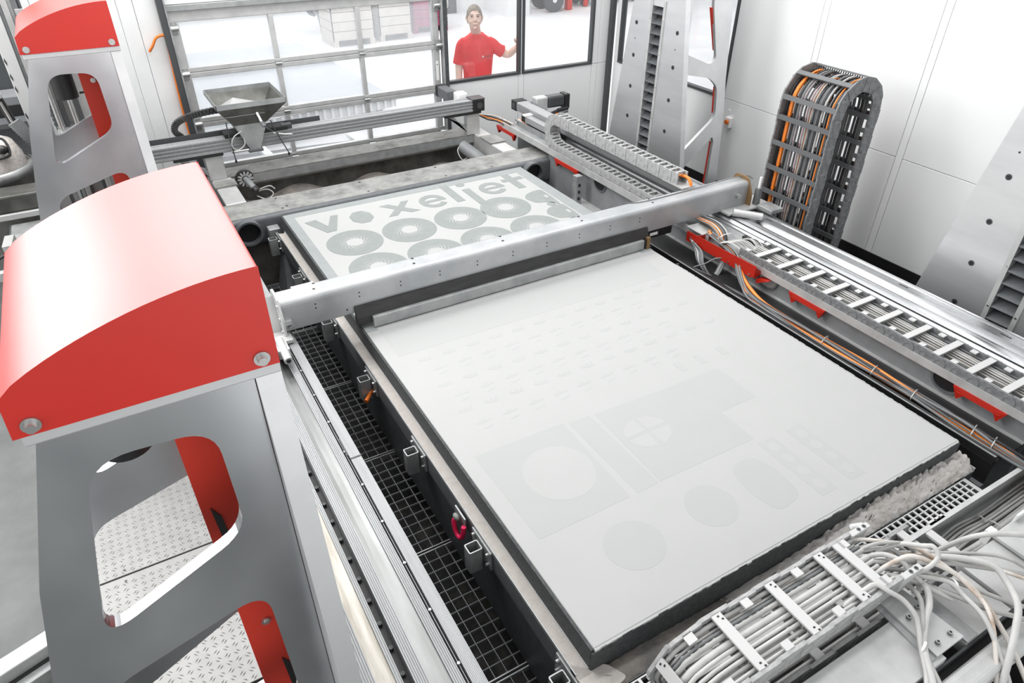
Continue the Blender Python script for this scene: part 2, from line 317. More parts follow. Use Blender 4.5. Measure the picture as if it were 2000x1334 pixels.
for i in range(4):
    for x, wd in ((-0.235, 0.07), (0.56, 0.042), (1.355, 0.042), (2.135, 0.07)): dp('stile', (x - wd / 2, x + wd / 2, ZBm[i], ZT[i]), 'galvlight')
    for j in range(3):
        dp('pane', (XS[j] + 0.0, XS[j + 1] + 0.0, ZBm[i], ZT[i]), 'hazy', 0, YB + 0.02, YB + 0.026)
dp('door_rail', (-0.27, 2.17, FZ, -0.66), 'galvlight')
for sx, xa in ((-1, -0.262), (1, 2.165)):
    for z in ZR[:4]:
        zz = z - 0.05 if z > 1 else z
        r = dp('roller_hinge', (xa - 0.045, xa + 0.045, zz - 0.05, zz + 0.05), 'galv', y0=YB - 0.02, y1=YB)
        struct('roller', MB().cyl((xa - 0.05, YB - 0.035, zz), (xa + 0.05, YB - 0.035, zz), 0.022, n=12), 'steel', r)
        for q in (-0.034, 0.034): struct('screw', MB().cyl((xa + q * 0.6, YB - 0.026, zz + q), (xa + q * 0.6, YB - 0.02, zz + q), 0.008, n=8), 'steel', r)
dp('guide_track', (-0.335, -0.285, FZ, 1.9), 'frame', y0=YB - 0.07, y1=YB + 0.02)
dp('guide_track', (2.19, 2.235, FZ, 1.9), 'darkpaint', y0=YB - 0.07, y1=YB + 0.02)
dp('guide_lip', (-0.285, -0.272, FZ, 1.9), 'galv', y0=YB - 0.08, y1=YB - 0.03); dp('guide_lip', (2.178, 2.19, FZ, 1.9), 'galv', y0=YB - 0.08, y1=YB - 0.03)
st = dp('sticker', (2.12, 2.15, 0.33, 0.52), 'white', 0, YB - 0.002, YB)
struct('arrow', MB().prism([(2.128, 0.49), (2.142, 0.49), (2.135, 0.475)], 'y', YB - 0.003, YB - 0.002), 'black', st)

# ------------------------------------------------------------------ hall beyond the glass
struct('wall_hall', MB().box(4.5, 8.5, 15.6, 15.9, FZ, 4), 'wall', label='white far wall of the hall behind the man')
struct('wall_hall_low', MB().box(8.6, 14.0, 15.9, 16.2, FZ, 4), 'wallgrey', label='grey stretch of far hall wall behind the red cart')
struct('trim_3', MB().box(7.9, 8.5, 14.4, 15.6, FZ, 4), 'wall', label='white square pillar in the hall')
dg = sroot('door_2', (6.6, 15.5, FZ), 'pale hall door with a grey frame behind the man')
struct('leaf', MB().box(5.2, 6.9, 15.52, 15.58, FZ + 0.12, 1.6), 'white', dg)
for q in ((6.9, 7.08, FZ, 1.6), (5.0, 5.2, FZ, 1.6)): struct('door_frame', MB().box(q[0], q[1], 15.46, 15.6, q[2], q[3]), 'midpaint', dg)
struct('threshold', MB().box(5.2, 6.9, 15.46, 15.6, FZ, FZ + 0.12), 'midpaint', dg)

# red wheeled washer
t = thing('pressure_washer', 'red wheeled pressure washer with black hose, seen through the right window', 'washer', (9.5, 14.7, FZ))
obj('body', MB().prism(rpoly([(9.35, -0.62), (9.75, -0.62), (9.82, 0.3), (9.5, 0.55), (9.3, 0.2)], 0.08), 'y', 14.55, 14.95), 'redpaint', t, bevel=0.03)
obj('foot', MB().box(9.66, 9.8, 14.5, 14.66, FZ, -0.55), 'redpaint', t, bevel=0.02)
for y in (14.42, 14.98):
    wh = obj('wheel', MB().cyl((9.22, y, FZ + 0.27), (9.22, y + 0.1, FZ + 0.27), 0.27, n=24), 'tyre', t, bevel=0.02)
    obj('hub', MB().cyl((9.22, y - 0.015, FZ + 0.27), (9.22, y + 0.115, FZ + 0.27), 0.06, n=12), 'white', wh)
obj('hose', MB().tube(spline([(9.35, 14.5, 0.3), (9.45, 14.44, -0.2), (9.6, 14.44, -0.5), (9.8, 14.46, -0.3), (9.85, 14.5, 0.1), (9.7, 14.5, 0.4)]), 0.035), 'cblack', t)
obj('handle', MB().tube(spline([(9.45, 14.7, 0.3), (9.3, 14.7, 0.8), (9.1, 14.7, 0.9)]), 0.03), 'steel', t)
# trolley with red posts
t = thing('flatbed_trolley', 'long white flatbed trolley with red posts beside the red washer', 'trolley', (11.1, 15.0, FZ))
obj('deck', MB().box(10.1, 12.3, 14.75, 15.35, FZ + 0.28, FZ + 0.38), 'white', t, bevel=0.01)
for x in (10.35, 12.1): obj('post', MB().box(x - 0.05, x + 0.05, 14.68, 14.76, FZ + 0.02, 0.9), 'redpaint', t, bevel=0.01)
for x in (10.4, 12.0):
    for y in (14.85, 15.25): obj('wheel', MB().cyl((x, y - 0.03, FZ + 0.13), (x, y + 0.03, FZ + 0.13), 0.13, n=14), 'tyre', t)
obj('pump', MB().cyl((10.5, 15.05, FZ + 0.62), (11.6, 15.05, FZ + 0.62), 0.22, n=18), 'midpaint', t, bevel=0.02)
# things seen through the door
t = thing('roller_table', 'long low grey blue table running away behind the glazed door', 'table', (0.9, 10.2, FZ))
zz = -0.55
tb = MB(); tb.prism([(-1.2, 7.9), (2.66, 8.5), (2.45, 12.6), (-1.5, 12.6)], 'z', zz - 0.08, zz); obj('table_top', tb, 'ramp', t, bevel=0.01)
rim = MB(); rim.bar((-1.2, 7.86, zz - 0.05), (2.66, 8.46, zz - 0.05), 0.05, 0.16); obj('edge_rail', rim, 'galvlight', t)
for k in range(34):
    a = k / 33; p = Vector((-1.15, 7.82, zz - 0.05)).lerp(Vector((2.6, 8.41, zz - 0.05)), a)
    if k == 0: fin = MB().box(-0.018, 0.018, -0.012, 0.012, -0.07, 0.07).mesh('slat'); fin.materials.append(M['white'])
    inst('slat', fin, t, Matrix.Translation(p))
for x, y in ((-1.0, 8.1), (2.5, 8.7), (-1.2, 12.3), (2.3, 12.3)): obj('leg', MB().box(x - 0.04, x + 0.04, y - 0.04, y + 0.04, FZ, zz - 0.08), 'galv', t)
def cratething(name, label, x0, x1, y0, y1, h, m, group=None):
    t = thing(name, label, 'crate', ((x0 + x1) / 2, (y0 + y1) / 2, FZ))
    n = max(2, int(h / 0.18))
    for k in range(n):
        z0 = FZ + 0.12 + (h - 0.12) * k / n; z1 = FZ + 0.12 + (h - 0.12) * (k + 1) / n - 0.012
        obj('plank', MB().box(x0, x1, y0, y0 + 0.02, z0, z1), m, t); obj('plank', MB().box(x0, x0 + 0.02, y0, y1, z0, z1), m, t); obj('plank', MB().box(x1 - 0.02, x1, y0, y1, z0, z1), m, t); obj('plank', MB().box(x0, x1, y1 - 0.02, y1, z0, z1), m, t)
    obj('lid', MB().box(x0, x1, y0, y1, FZ + h - 0.012, FZ + h + 0.01), m, t)
    for x in (x0 + 0.05, x1 - 0.05): obj('runner', MB().box(x - 0.05, x + 0.05, y0, y1, FZ, FZ + 0.12), m, t)
cratething('wooden_crate', 'pale wooden crate furthest left behind the upper door panes', 3.3, 4.15, 13.2, 14.0, 0.8, 'crate')
cratething('wooden_crate', 'pale wooden crate under the right upper door pane, taller one', 4.3, 5.0, 13.3, 14.0, 1.15, 'crate')
cratething('painted_crate', 'crate with dark magenta boards behind the right upper door pane', 5.2, 6.0, 13.7, 14.4, 1.3, 'magenta')
t = thing('drum_mixer', 'grey drum mixer with slanted chute behind the middle upper door pane', 'mixer', (3.6, 14.9, FZ))
obj('drum', MB().cyl((3.5, 14.8, -0.25), (4.2, 15.0, -0.05), 0.32, n=18), 'midpaint', t, bevel=0.02)
obj('chute', MB().bar((2.7, 14.7, 0.5), (3.4, 14.8, -0.5), 0.25, 0.06), 'greypaint', t)
for x in (3.5, 4.1): obj('leg', MB().bar((x, 14.9, -0.3), (x + 0.1, 14.9, FZ), 0.06, 0.06), 'galv', t)
obj('sludge_mat', MB().prism([(-0.25, 6.35), (1.95, 6.35), (2.0, 7.75), (-0.25, 8.0)], 'z', FZ, FZ + 0.025), 'slate', None, 'dark powder smeared mat lying behind the lowest door panes', 'mat')
obj('pale_plank', MB().bar((0.62, 8.05, FZ + 0.06), (0.74, 6.2, FZ + 0.06), 0.10, 0.05), 'white', None, 'pale plank lying across the dark smeared mat', 'plank', bevel=0.005)
obj('pale_board', MB().bar((1.80, 7.9, FZ + 0.06), (1.92, 6.5, FZ + 0.06), 0.16, 0.05), 'white', None, 'wide pale board at the right end of the dark mat', 'plank', bevel=0.005)

# ================================================================== BUILD BOX AND POWDER BED
BW, BL = 2.074, 4.0
bx = thing('build_box', 'huge black walled build box holding the white powder bed', 'build box', (BW / 2, BL / 2, FZ))
wl = MB(); wl.box(-0.012, 0.0, 0, BL, -0.30, -0.004); obj('side_wall', wl, 'boxwall', bx)
obj('side_wall', MB().box(BW, BW + 0.012, 0, BL, -0.55, -0.012), 'darkpaint', bx)
obj('front_wall', MB().box(-0.012, BW + 0.012, -0.012, 0.0, -0.45, -0.012), 'boxwall', bx, bevel=0.004)
obj('back_wall', MB().box(-0.012, BW + 0.012, BL, BL + 0.012, -0.5, -0.004), 'boxwall', bx)
obj('lower_wall', MB().box(-0.064, -0.054, 0.0, BL - 0.02, -0.23, -0.125), 'greypaint', bx)
obj('lower_wall', MB().box(-0.05, -0.04, 0.02, BL - 0.02, -0.56, -0.23), 'darkpaint', bx)
obj('wall_lip', MB().box(-0.068, -0.064, 0.0, BL - 0.02, -0.125, -0.108), 'galv', bx)
lg = MB(); lg.prism([(-0.064, -0.02), (-0.012, -0.02), (-0.012, BL - 0.03), (-0.03, BL - 0.06), (-0.064, BL - 0.04)], 'z', -0.125, -0.112)
obj('powder_ledge', lg, 'ledge', bx, 'dusty pale strip ledge')
obj('ledge_edge', MB().box(-0.0165, -0.0125, 0, BL - 0.03, -0.118, -0.108), 'galvlight', bx)
for k in range(7):
    y = 0.005 + 0.6555 * k
    b = obj('bracket_plate', MB().box(-0.074, -0.064, y - 0.055, y + 0.11, -0.235, -0.128), 'galv', bx, bevel=0.002)
    ot = rpoly([(-0.142, y), (-0.08, y), (-0.08, y + 0.055), (-0.142, y + 0.055)], 0.008, 3); it = rpoly([(-0.137, y + 0.005), (-0.085, y + 0.005), (-0.085, y + 0.05), (-0.137, y + 0.05)], 0.005, 3)
    obj('square_tube', MB().prism(ot, 'z', -0.275, -0.145, holes=[it]), 'galv', b)
    for q in (-0.035, 0.09):
        for zz in (-0.15, -0.21): obj('bolt', MB().cyl((-0.086, y + q, zz), (-0.074, y + q, zz), 0.0085, n=6), 'steel', b)
# powder block (the bed is one body)
bed = thing('powder_bed', 'flat white powder bed filling the long build box', 'powder bed', (BW / 2, BL / 2, -0.5))
pb = MB(); nx, ny = 60, 116; rnd = random.Random(3)
edge_j = [rnd.uniform(-0.004, 0.003) for _ in range(nx + ny + 10)]
pb.box(0.0, BW, 0.0, BL, -0.5, 0.0); obj('powder_block', pb, 'powder', bed, bevel=0.004)
crust = MB()
for k in range(90):
    x = BW * k / 90; crust.box(x, x + BW / 90 * 1.02, -0.006 - rnd.uniform(0, 0.004), 0.0, -0.006 - rnd.uniform(0, 0.006), -0.0005)
for k in range(120):
    y = 1.95 * k / 120; crust.box(BW, BW + 0.003 + rnd.uniform(0, 0.005), y, y + 1.95 / 120 * 1.02, -0.012 - rnd.uniform(0, .01), -0.0005)
obj('powder_crust', crust, 'powder', bed, kind='stuff')
Z1 = 0.0016
def slab(name, poly, m, holes=(), z=Z1): return obj(name, MB().prism(poly, 'z', -0.003, z, holes=holes), m, bed)
slab('printed_border', [(0.0, 2.2), (0.0, BL), (BW, BL), (BW, 2.2), (1.977, 2.2), (1.977, 3.90), (0.068, 3.925), (0.068, 2.2)], 'border', z=0.0008)
def letter(name, poly, holes=()): slab('letter', poly, 'printed', holes, 0.0021)
TH = 0.075
letter('v', [(0.108, 3.796), (0.192, 3.809), (0.243, 3.66), (0.311, 3.825), (0.366, 3.817), (0.276, 3.562), (0.205, 3.556)])
letter('o', [(0.509 + 0.088 * math.cos(a), 3.692 + 0.115 * math.sin(a)) for a in [math.radians(22.5 + 45 * k) for k in range(8)]])
letter('x', [(0.690, 3.805), (0.762, 3.81), (0.822, 3.74), (0.872, 3.812), (0.932, 3.807), (0.855, 3.70), (0.946, 3.595), (0.872, 3.59), (0.815, 3.655), (0.760, 3.588), (0.689, 3.592), (0.780, 3.70)])
def letter_e(cx, cy, r, ry):
    out = [(cx + r * math.cos(math.radians(a)), cy + ry * math.sin(math.radians(a))) for a in range(-48, -360, -12)] + [(cx + r, cy - 0.025)]
    out = [(cx + r * math.cos(math.radians(a)), cy + ry * math.sin(math.radians(a))) for a in range(-12, -312, -12)]
    # open ring with a crossbar, drawn as one outline
    ro, ri = 1.0, 0.58; P = []
    for a in range(0, 325, 9): P.append((cx + r * ro * math.cos(math.radians(a)), cy + ry * ro * math.sin(math.radians(a))))
    for a in range(324, 205, -9): P.append((cx + r * ri * math.cos(math.radians(a)), cy + ry * ri * math.sin(math.radians(a))))
    P += [(cx - r * 0.55, cy - ry * 0.13), (cx + r, cy - ry * 0.13)]
    hole = [(cx + r * ri * math.cos(math.radians(a)), cy + ry * ri * math.sin(math.radians(a))) for a in range(18, 163, 9)]
    letter('e', P, [hole])
letter_e(1.100, 3.70, 0.108, 0.122)
letter('l', [(1.262, 3.935), (1.330, 3.935), (1.330, 3.585), (1.262, 3.585)])
letter('i', [(1.396, 3.79), (1.462, 3.79), (1.462, 3.46), (1.396, 3.46)]); letter('dot', circ(1.430, 3.888, 0.038, 18))
letter_e(1.632, 3.70, 0.110, 0.122)
letter('t', [(1.822, 3.90), (1.888, 3.905), (1.888, 3.815), (1.962, 3.815), (1.962, 3.76), (1.888, 3.76), (1.888, 3.585), (1.820, 3.585), (1.820, 3.76), (1.770, 3.76), (1.770, 3.815), (1.822, 3.815)])
def impeller(cx, cy, R=0.198):
    d = slab('printed_impeller', circ(cx, cy, R, 40), 'printed')
    obj('hub_hole', MB().prism(circ(cx, cy, R * 0.32, 24), 'z', 0, Z1 + 0.0006), 'powder', d)
    for k in range(16):
        a = 6.28318531 * k / 16; P = []; Q = []
        for j in range(7):
            u = j / 6; rr = R * (0.30 + 0.28 * u); th = a + 0.75 * u; wd = R * 0.036 * (1 - u * 0.75)
            c = Vector((cx + rr * math.cos(th), cy + rr * math.sin(th))); nrm = Vector((math.cos(th + 0.5), math.sin(th + 0.5)))
            nrm = Vector((-math.sin(th - 0.2), math.cos(th - 0.2))); P.append(tuple(c + nrm * wd)); Q.append(tuple(c - nrm * wd))
        obj('blade_slot', MB().prism(P + Q[::-1], 'z', 0, Z1 + 0.0006), 'powder', d)
for x in (0.326, 0.738, 1.150, 1.540):
    impeller(x, 3.318); 
for x in (0.345, 0.760, 1.165, 1.570): impeller(x, 2.905)
for x in (0.36, 0.775, 1.18, 1.58): impeller(x, 2.50)
for y in (3.34, 3.02, 2.70):
    s_ = slab('printed_casing', rpoly([(1.755, y + 0.05), (1.80, y + 0.11), (1.885, y + 0.145), (1.962, y + 0.145), (1.962, y - 0.06), (1.945, y - 0.19), (1.905, y - 0.12), (1.86, y - 0.09), (1.79, y - 0.07)], 0.035, 4), 'printed')
    obj('window_hole', MB().box(1.915, 1.94, y - 0.02, y + 0.03, 0, Z1 + 0.0006), 'powder', s_)
    slab('printed_boss', circ(1.885, y - 0.14, 0.036, 16), 'printed')
# faint layer on the near bed
slab('layer_patch', [(0.07, 1.90), (1.93, 1.88), (1.93, 2.18), (0.07, 2.2)], 'fainter', z=0.0004)
p1 = slab('printed_plate', rpoly([(0.072, 1.022), (0.544, 1.014), (0.536, 0.484), (0.082, 0.484)], 0.01, 2), 'faint', z=0.0004)
obj('disc_opening', MB().prism(circ(0.352, 0.752, 0.162, 36), 'z', 0, 0.0007), 'powder', p1)
slab('printed_strip', [(0.568, 0.998), (0.685, 0.999), (0.692, 0.488), (0.574, 0.484)], 'faint', z=0.0004)
p3 = slab('printed_plate', [(0.713, 0.992), (1.135, 0.975), (1.50, 0.975), (1.50, 0.70), (1.262, 0.70), (1.261, 0.483), (0.704, 0.490)], 'faint', z=0.0004)
for k in range(4):
    a0 = math.radians(90 * k + 6); a1 = math.radians(90 * k + 84)
    P = [(0.860 + 0.012 * math.cos((a0 + a1) / 2), 0.768 + 0.012 * math.sin((a0 + a1) / 2))] + [(0.860 + 0.118 * math.cos(a0 + (a1 - a0) * j / 8), 0.768 + 0.100 * math.sin(a0 + (a1 - a0) * j / 8)) for j in range(9)]
    obj('quarter_opening', MB().prism(P, 'z', 0, 0.0007), 'powder', p3)
slab('printed_disc', circ(0.395, 0.278, 0.128, 40, 0.118), 'faint', z=0.0004); slab('printed_disc', circ(0.800, 0.278, 0.112, 40), 'faint', z=0.0004)
slab('printed_plate', rpoly([(1.02, 0.40), (1.16, 0.41), (1.20, 0.30), (1.18, 0.13), (1.02, 0.11), (0.99, 0.25)], 0.05, 4), 'faint', z=0.0004)
p4 = slab('printed_rail', [(1.247, 0.448), (1.345, 0.448), (1.345, 0.082), (1.247, 0.082)], 'fainter', z=0.0004); p5 = slab('printed_rail', [(1.43, 0.448), (1.528, 0.448), (1.528, 0.082), (1.43, 0.082)], 'fainter', z=0.0004)
for x, p in ((1.295, p4), (1.480, p5)):
    for y in (0.396, 0.312, 0.226, 0.138): obj('round_opening', MB().prism(circ(x, y, 0.030, 18), 'z', 0, 0.0007), 'powder', p)
for x in (0.07, 0.62, 1.25):
    slab('printed_strip', [(1.30 + 0.25 * x, 1.04), (1.34 + 0.25 * x, 1.04), (1.34 + 0.25 * x, 1.12), (1.30 + 0.25 * x, 1.12)], 'fainter', z=0.0006)
rr_ = random.Random(11)
for r, (y, n) in enumerate(((1.81, 12), (1.70, 10), (1.56, 12), (1.45, 10), (1.33, 12), (1.21, 9))):
    for k in range(n):
        x = 0.14 + 0.145 * k + 0.04 * (r % 2); h = 0.024; P = []
        if r % 2 == 0:
            P = [(x, y), (x + 0.02, y + h), (x + 0.03, y + 0.004), (x + 0.05, y + h), (x + 0.06, y + 0.004), (x + 0.085, y + h), (x + 0.08, y - 0.012), (x + 0.04, y - 0.016)]
        else:
            P = [(x, y), (x + 0.03, y + 0.01), (x + 0.045, y + 0.026), (x + 0.06, y + 0.008), (x + 0.09, y + 0.012), (x + 0.085, y - 0.004), (x + 0.02, y - 0.008)]
        slab('printed_core', P, 'faint' if k % 3 else 'fainter', z=0.0004)
        if r % 2: slab('printed_core', [(x + 0.02, y - 0.052), (x + 0.07, y - 0.044), (x + 0.07, y - 0.036), (x + 0.02, y - 0.044)], 'faint', z=0.0004)
# lifting hook, orange lever on the box side
hk = thing('lifting_hook', 'pink red lifting hook bolted to the side of the build box', 'hook', (-0.10, 0.86, -0.25))
obj('shackle', MB().tube(spline([(-0.085, 0.875, -0.16), (-0.105, 0.885, -0.185), (-0.108, 0.865, -0.235), (-0.105, 0.835, -0.245), (-0.10, 0.815, -0.22), (-0.092, 0.815, -0.165)]), 0.011, 9), 'pink', hk)
obj('swivel', MB().ball((-0.098, 0.875, -0.155), 0.014, 0.022, 0.016), 'dirty', hk); obj('mount', MB().box(-0.084, -0.074, 0.82, 0.92, -0.2, -0.13), 'galv', hk, bevel=0.004)
ol = MB().tube(spline([(-0.078, 1.985, -0.225), (-0.10, 1.965, -0.24), (-0.135, 1.93, -0.25)]), [0.011] * 7 + [0.012] * 4 + [0.013] * 2, 9)
obj('clamp_lever', ol, 'orangep', None, 'short orange clamp lever under a square tube bracket', 'lever')

# ================================================================== GRATINGS ON THE LEFT
GZ = -0.55; gx0, gx1 = -0.42, -0.03
js = [-0.42, 0.335, 1.07, 1.80, 2.53, 3.26, 4.02]
names = ['nearest of the mesh gratings, cut by the frame below', 'second mesh grating up, beside the pink hook', 'mesh grating beside the orange lever, in mid row', 'mesh grating just in front of the long beam', 'mesh grating hidden under the long beam', 'farthest mesh grating, below the open pipe end']
for k in range(6):
    a, b = js[k] + 0.006, js[k + 1] - 0.006
    t = thing('mesh_grating', names[k], 'grating', ((gx0 + gx1) / 2, (a + b) / 2, GZ - 0.03), 'mesh gratings left of the build box')
    for q in ((gx0, gx1, a, a + 0.005), (gx0, gx1, b - 0.005, b)): obj('edge_bar', MB().box(*q, GZ - 0.03, GZ + 0.001), 'galv', t)
    for q in ((gx0, gx0 + 0.005, a, b), (gx1 - 0.005, gx1, a, b)): obj('edge_bar', MB().box(*q, GZ - 0.03, GZ + 0.001), 'frame', t)
    n = 7; cb = MB().box(-0.0014, 0.0014, -(b - a) / 2, (b - a) / 2, -0.018, 0).mesh('cross_bar'); cb.materials.append(M['midpaint'])
    for i in range(1, n): inst('bearing_bar', cb, t, Matrix.Translation((gx0 + (gx1 - gx0) * i / n, (a + b) / 2, GZ)))
    n = 12; cb = MB().box(-(gx1 - gx0) / 2, (gx1 - gx0) / 2, -0.0014, 0.0014, -0.012, 0).mesh('cross_bar'); cb.materials.append(M['midpaint'])
    for i in range(1, n): inst('cross_bar', cb, t, Matrix.Translation(((gx0 + gx1) / 2, a + (b - a) * i / n, GZ)))

# ================================================================== MACHINE FRAME
mf = thing('rear_girder', 'dark grey rear beam of the machine with a dusty top and open pipe ends', 'girder', (1.1, 4.3, FZ))
def rbox_x(x0, x1, y0, y1, z0, z1, r=0.03): return MB().prism(rpoly([(y0, z0), (y1, z0), (y1, z1), (y0, z1)], r, 4), 'x', x0, x1, smooth=False)
bb = obj('back_beam', rbox_x(-0.75, 2.62, 4.12, 4.49, -0.25, -0.03, 0.035), 'greypaint', mf, 'dark grey beam with a dusty top')
obj('dusty_top', MB().box(-0.75, 2.62, 4.165, 4.465, -0.032, -0.0285), 'dirty', bb)
for x in (-0.25, 2.26):
    obj('open_pipe', MB().prism(circ(x, -0.118, 0.098, 32), 'y', 4.06, 4.125, holes=[circ(x, -0.118, 0.084, 32)]), 'greypaint', mf)
    obj('pipe_bore', MB().prism(circ(x, -0.118, 0.084, 24), 'y', 4.112, 4.116), 'black', mf)
for x, y in ((0.05, 4.21), (0.05, 4.42), (0.09, 4.24), (0.75, 4.2), (0.75, 4.42), (1.45, 4.2), (1.45, 4.42), (1.9, 4.2)): obj('plug', MB().cyl((x, y, -0.029), (x, y, -0.026), 0.010, n=10), 'frame', bb)
obj('rear_foundation', MB().box(-0.8, 2.3, 4.16, 4.45, FZ, -0.25), 'roughwall', mf, 'rough brown grey concrete')
obj('side_beam', MB().box(-0.32, -0.16, 4.49, 5.35, -0.22, -0.035), 'galvlight', mf, bevel=0.01)
obj('side_beam', MB().box(2.18, 2.33, 4.49, 5.30, -0.22, -0.035), 'galvlight', mf, bevel=0.01)
obj('beam_cap', MB().box(-0.33, -0.15, 4.86, 5.0, -0.034, -0.022), 'dirty', mf); obj('beam_cap', MB().box(2.17, 2.34, 4.72, 4.95, -0.034, -0.022), 'dirty', mf)
obj('end_bracket', MB().box(-0.115, -0.03, 4.02, 4.11, -0.22, -0.10), 'galv', mf, bevel=0.006)
obj('box_foot', MB().hexa([(-0.13, 3.72, -0.56), (-0.04, 3.72, -0.56), (-0.04, 4.0, -0.56), (-0.13, 4.0, -0.56), (-0.06, 3.9, -0.24), (-0.04, 3.9, -0.24), (-0.04, 4.0, -0.24), (-0.06, 4.0, -0.24)]), 'greypaint', mf)
# right side: web, shelf, dark box beam
sf = thing('side_girder', 'grey side web and black cable shelf right of the powder bed', 'girder', (2.35, 2.0, FZ))
obj('side_web', MB().box(2.465, 2.495, -0.13, 4.15, -0.30, 0.026), 'midpaint', sf)
obj('web_flange', MB().box(2.445, 2.465, -0.13, 2.7, -0.094, -0.086), 'galvlight', sf)
for y in (0.30, 1.52, 3.35):
    obj('web_pipe', MB().prism(circ(y, 0.0, 0.085, 32, 0.07), 'x', 2.455, 2.467, holes=[circ(y, 0.0, 0.072, 32, 0.058)]), 'greypaint', sf)
    obj('pipe_bore', MB().prism(circ(y, 0.0, 0.072, 24, 0.058), 'x', 2.4625, 2.4645), 'galvlight' if y == 1.52 else 'black', sf)
obj('cable_shelf', MB().box(2.19, 2.465, -0.13, 2.7, -0.105, -0.095), 'black', sf)
obj('dark_beam', MB().box(2.195, 2.225, -0.13, 2.7, -0.235, -0.055), 'black', sf, bevel=0.003)
obj('beam_edge', MB().box(2.193, 2.2, -0.13, 2.7, -0.056, -0.052), 'galv', sf)
obj('lower_ledge', MB().box(2.09, 2.2, -0.16, 2.7, -0.32, -0.235), 'frame', sf, bevel=0.006)
obj('lower_ledge_rim', MB().box(2.165, 2.195, -0.14, 2.7, -0.235, -0.225), 'midpaint', sf)
obj('latch', MB().box(2.185, 2.195, 0.07, 0.085, -0.165, -0.135), 'galv', sf)
for y in (2.05, 2.35): obj('gusset', MB().prism([(2.09, -0.28), (2.20, -0.28), (2.20, -0.07), (2.17, -0.07)], 'y', y, y + 0.012), 'greypaint', sf, bevel=0.003)
obj('rear_shelf', MB().box(2.09, 2.465, 2.75, 3.62, -0.30, -0.22), 'galvlight', sf)
obj('post', MB().box(2.33, 2.39, 3.50, 3.56, -0.22, 0.03), 'galv', sf, bevel=0.003)
for z in (-0.05, -0.11, -0.17): obj('slot_hole', MB().box(2.35, 2.37, 3.495, 3.501, z - 0.012, z + 0.012), 'black', sf)
obj('black_clip', MB().prism([(2.12, -0.24), (2.30, -0.24), (2.30, -0.06), (2.20, -0.06)], 'y', 2.66, 2.78), 'black', sf, bevel=0.006)

# ---- overflow trough at the back
tr = thing('overflow_trough', 'long stained steel trough behind the build box', 'trough', (1.0, 5.0, -0.6))
obj('rear_plate', MB().box(-0.16, 2.18, 5.17, 5.19, -0.6, -0.0455), 'stainless', tr)
obj('rear_flange', MB().prism([(5.08, -0.045), (5.30, -0.045), (5.30, -0.03), (5.08, -0.03)], 'x', -0.19, 2.22), 'dirty', tr, bevel=0.003)
obj('rear_fold', MB().prism([(5.084, -0.0455), (5.084, -0.12), (5.12, -0.15), (5.168, -0.15), (5.168, -0.0455)], 'x', -0.17, 2.2), 'galv', tr, bevel=0.005)
obj('front_plate', MB().box(-0.16, 2.18, 4.49, 4.51, -0.6, -0.05), 'stainless', tr)
hp = MB(); G = []
for i in range(41):
    x = -0.15 + 2.32 * i / 40; sag = -0.26 - 0.05 * math.sin(i * 0.5) - 0.10 * (i / 40)
    G.append((x, sag))
for i in range(40):
    (xa, a), (xb, b) = G[i], G[i + 1]
    hp.hexa([(xa, 4.51, -0.6), (xb, 4.51, -0.6), (xb, 5.17, -0.6), (xa, 5.17, -0.6), (xa, 4.51, a - 0.22), (xb, 4.51, b - 0.22), (xb, 5.17, b), (xa, 5.17, a)])
obj('powder_fill', hp, 'brownheap', tr)
pl = MB(); pl.lathe([(0.0, 0.12), (0.05, 0.11), (0.12, 0.05), (0.2, 0.0)], (0.06, 4.7, -0.32), n=16); obj('powder_mound', pl, 'heap', tr)
sn = thing('paddle_sensor', 'round finned sensor head with white wires in the rear trough', 'sensor', (-0.05, 5.02, -0.1))
obj('disc', MB().cyl((-0.06, 5.07, -0.05), (-0.055, 5.04, -0.055), 0.075, n=22), 'black', sn)
for k in range(12):
    a = 6.2832 * k / 12; c, s2 = math.cos(a), math.sin(a)
    obj('fin', MB().bar((-0.055 + 0.03 * c, 5.035, -0.055 + 0.03 * s2), (-0.055 + 0.066 * c, 5.035, -0.055 + 0.066 * s2), 0.016, 0.02, (0, 1, 0)), 'galvlight', sn)
obj('body', MB().cyl((-0.055, 5.04, -0.055), (-0.015, 4.93, -0.11), 0.026, n=14), 'midpaint', sn); obj('cap', MB().cyl((-0.015, 4.93, -0.11), (0.0, 4.89, -0.13), 0.03, n=14), 'black', sn)
obj('wire', MB().tube(spline([(0.0, 4.9, -0.13), (0.08, 4.88, -0.12), (0.12, 4.86, -0.16), (0.06, 4.86, -0.2), (-0.01, 4.9, -0.17)]), 0.005), 'clight', sn)
obj('wire', MB().tube(spline([(0.0, 4.9, -0.12), (0.1, 4.87, -0.09), (0.14, 4.86, -0.12)]), 0.005), 'clight', sn)
pp = thing('motor_unit', 'dusty violet grey motor at the right end of the rear trough', 'motor', (2.1, 4.85, -0.3))
obj('housing', MB().cyl((2.0, 5.0, -0.10), (2.13, 4.75, -0.22), 0.06, n=16), 'midpaint', pp, bevel=0.006); obj('neck', MB().cyl((2.11, 4.8, -0.2), (2.17, 4.66, -0.26), 0.045, n=14), 'galvlight', pp)
obj('wire', MB().tube(spline([(2.0, 5.0, -0.08), (1.93, 4.95, -0.12), (1.95, 4.9, -0.2), (2.02, 4.92, -0.2)]), 0.005), 'clight', pp)

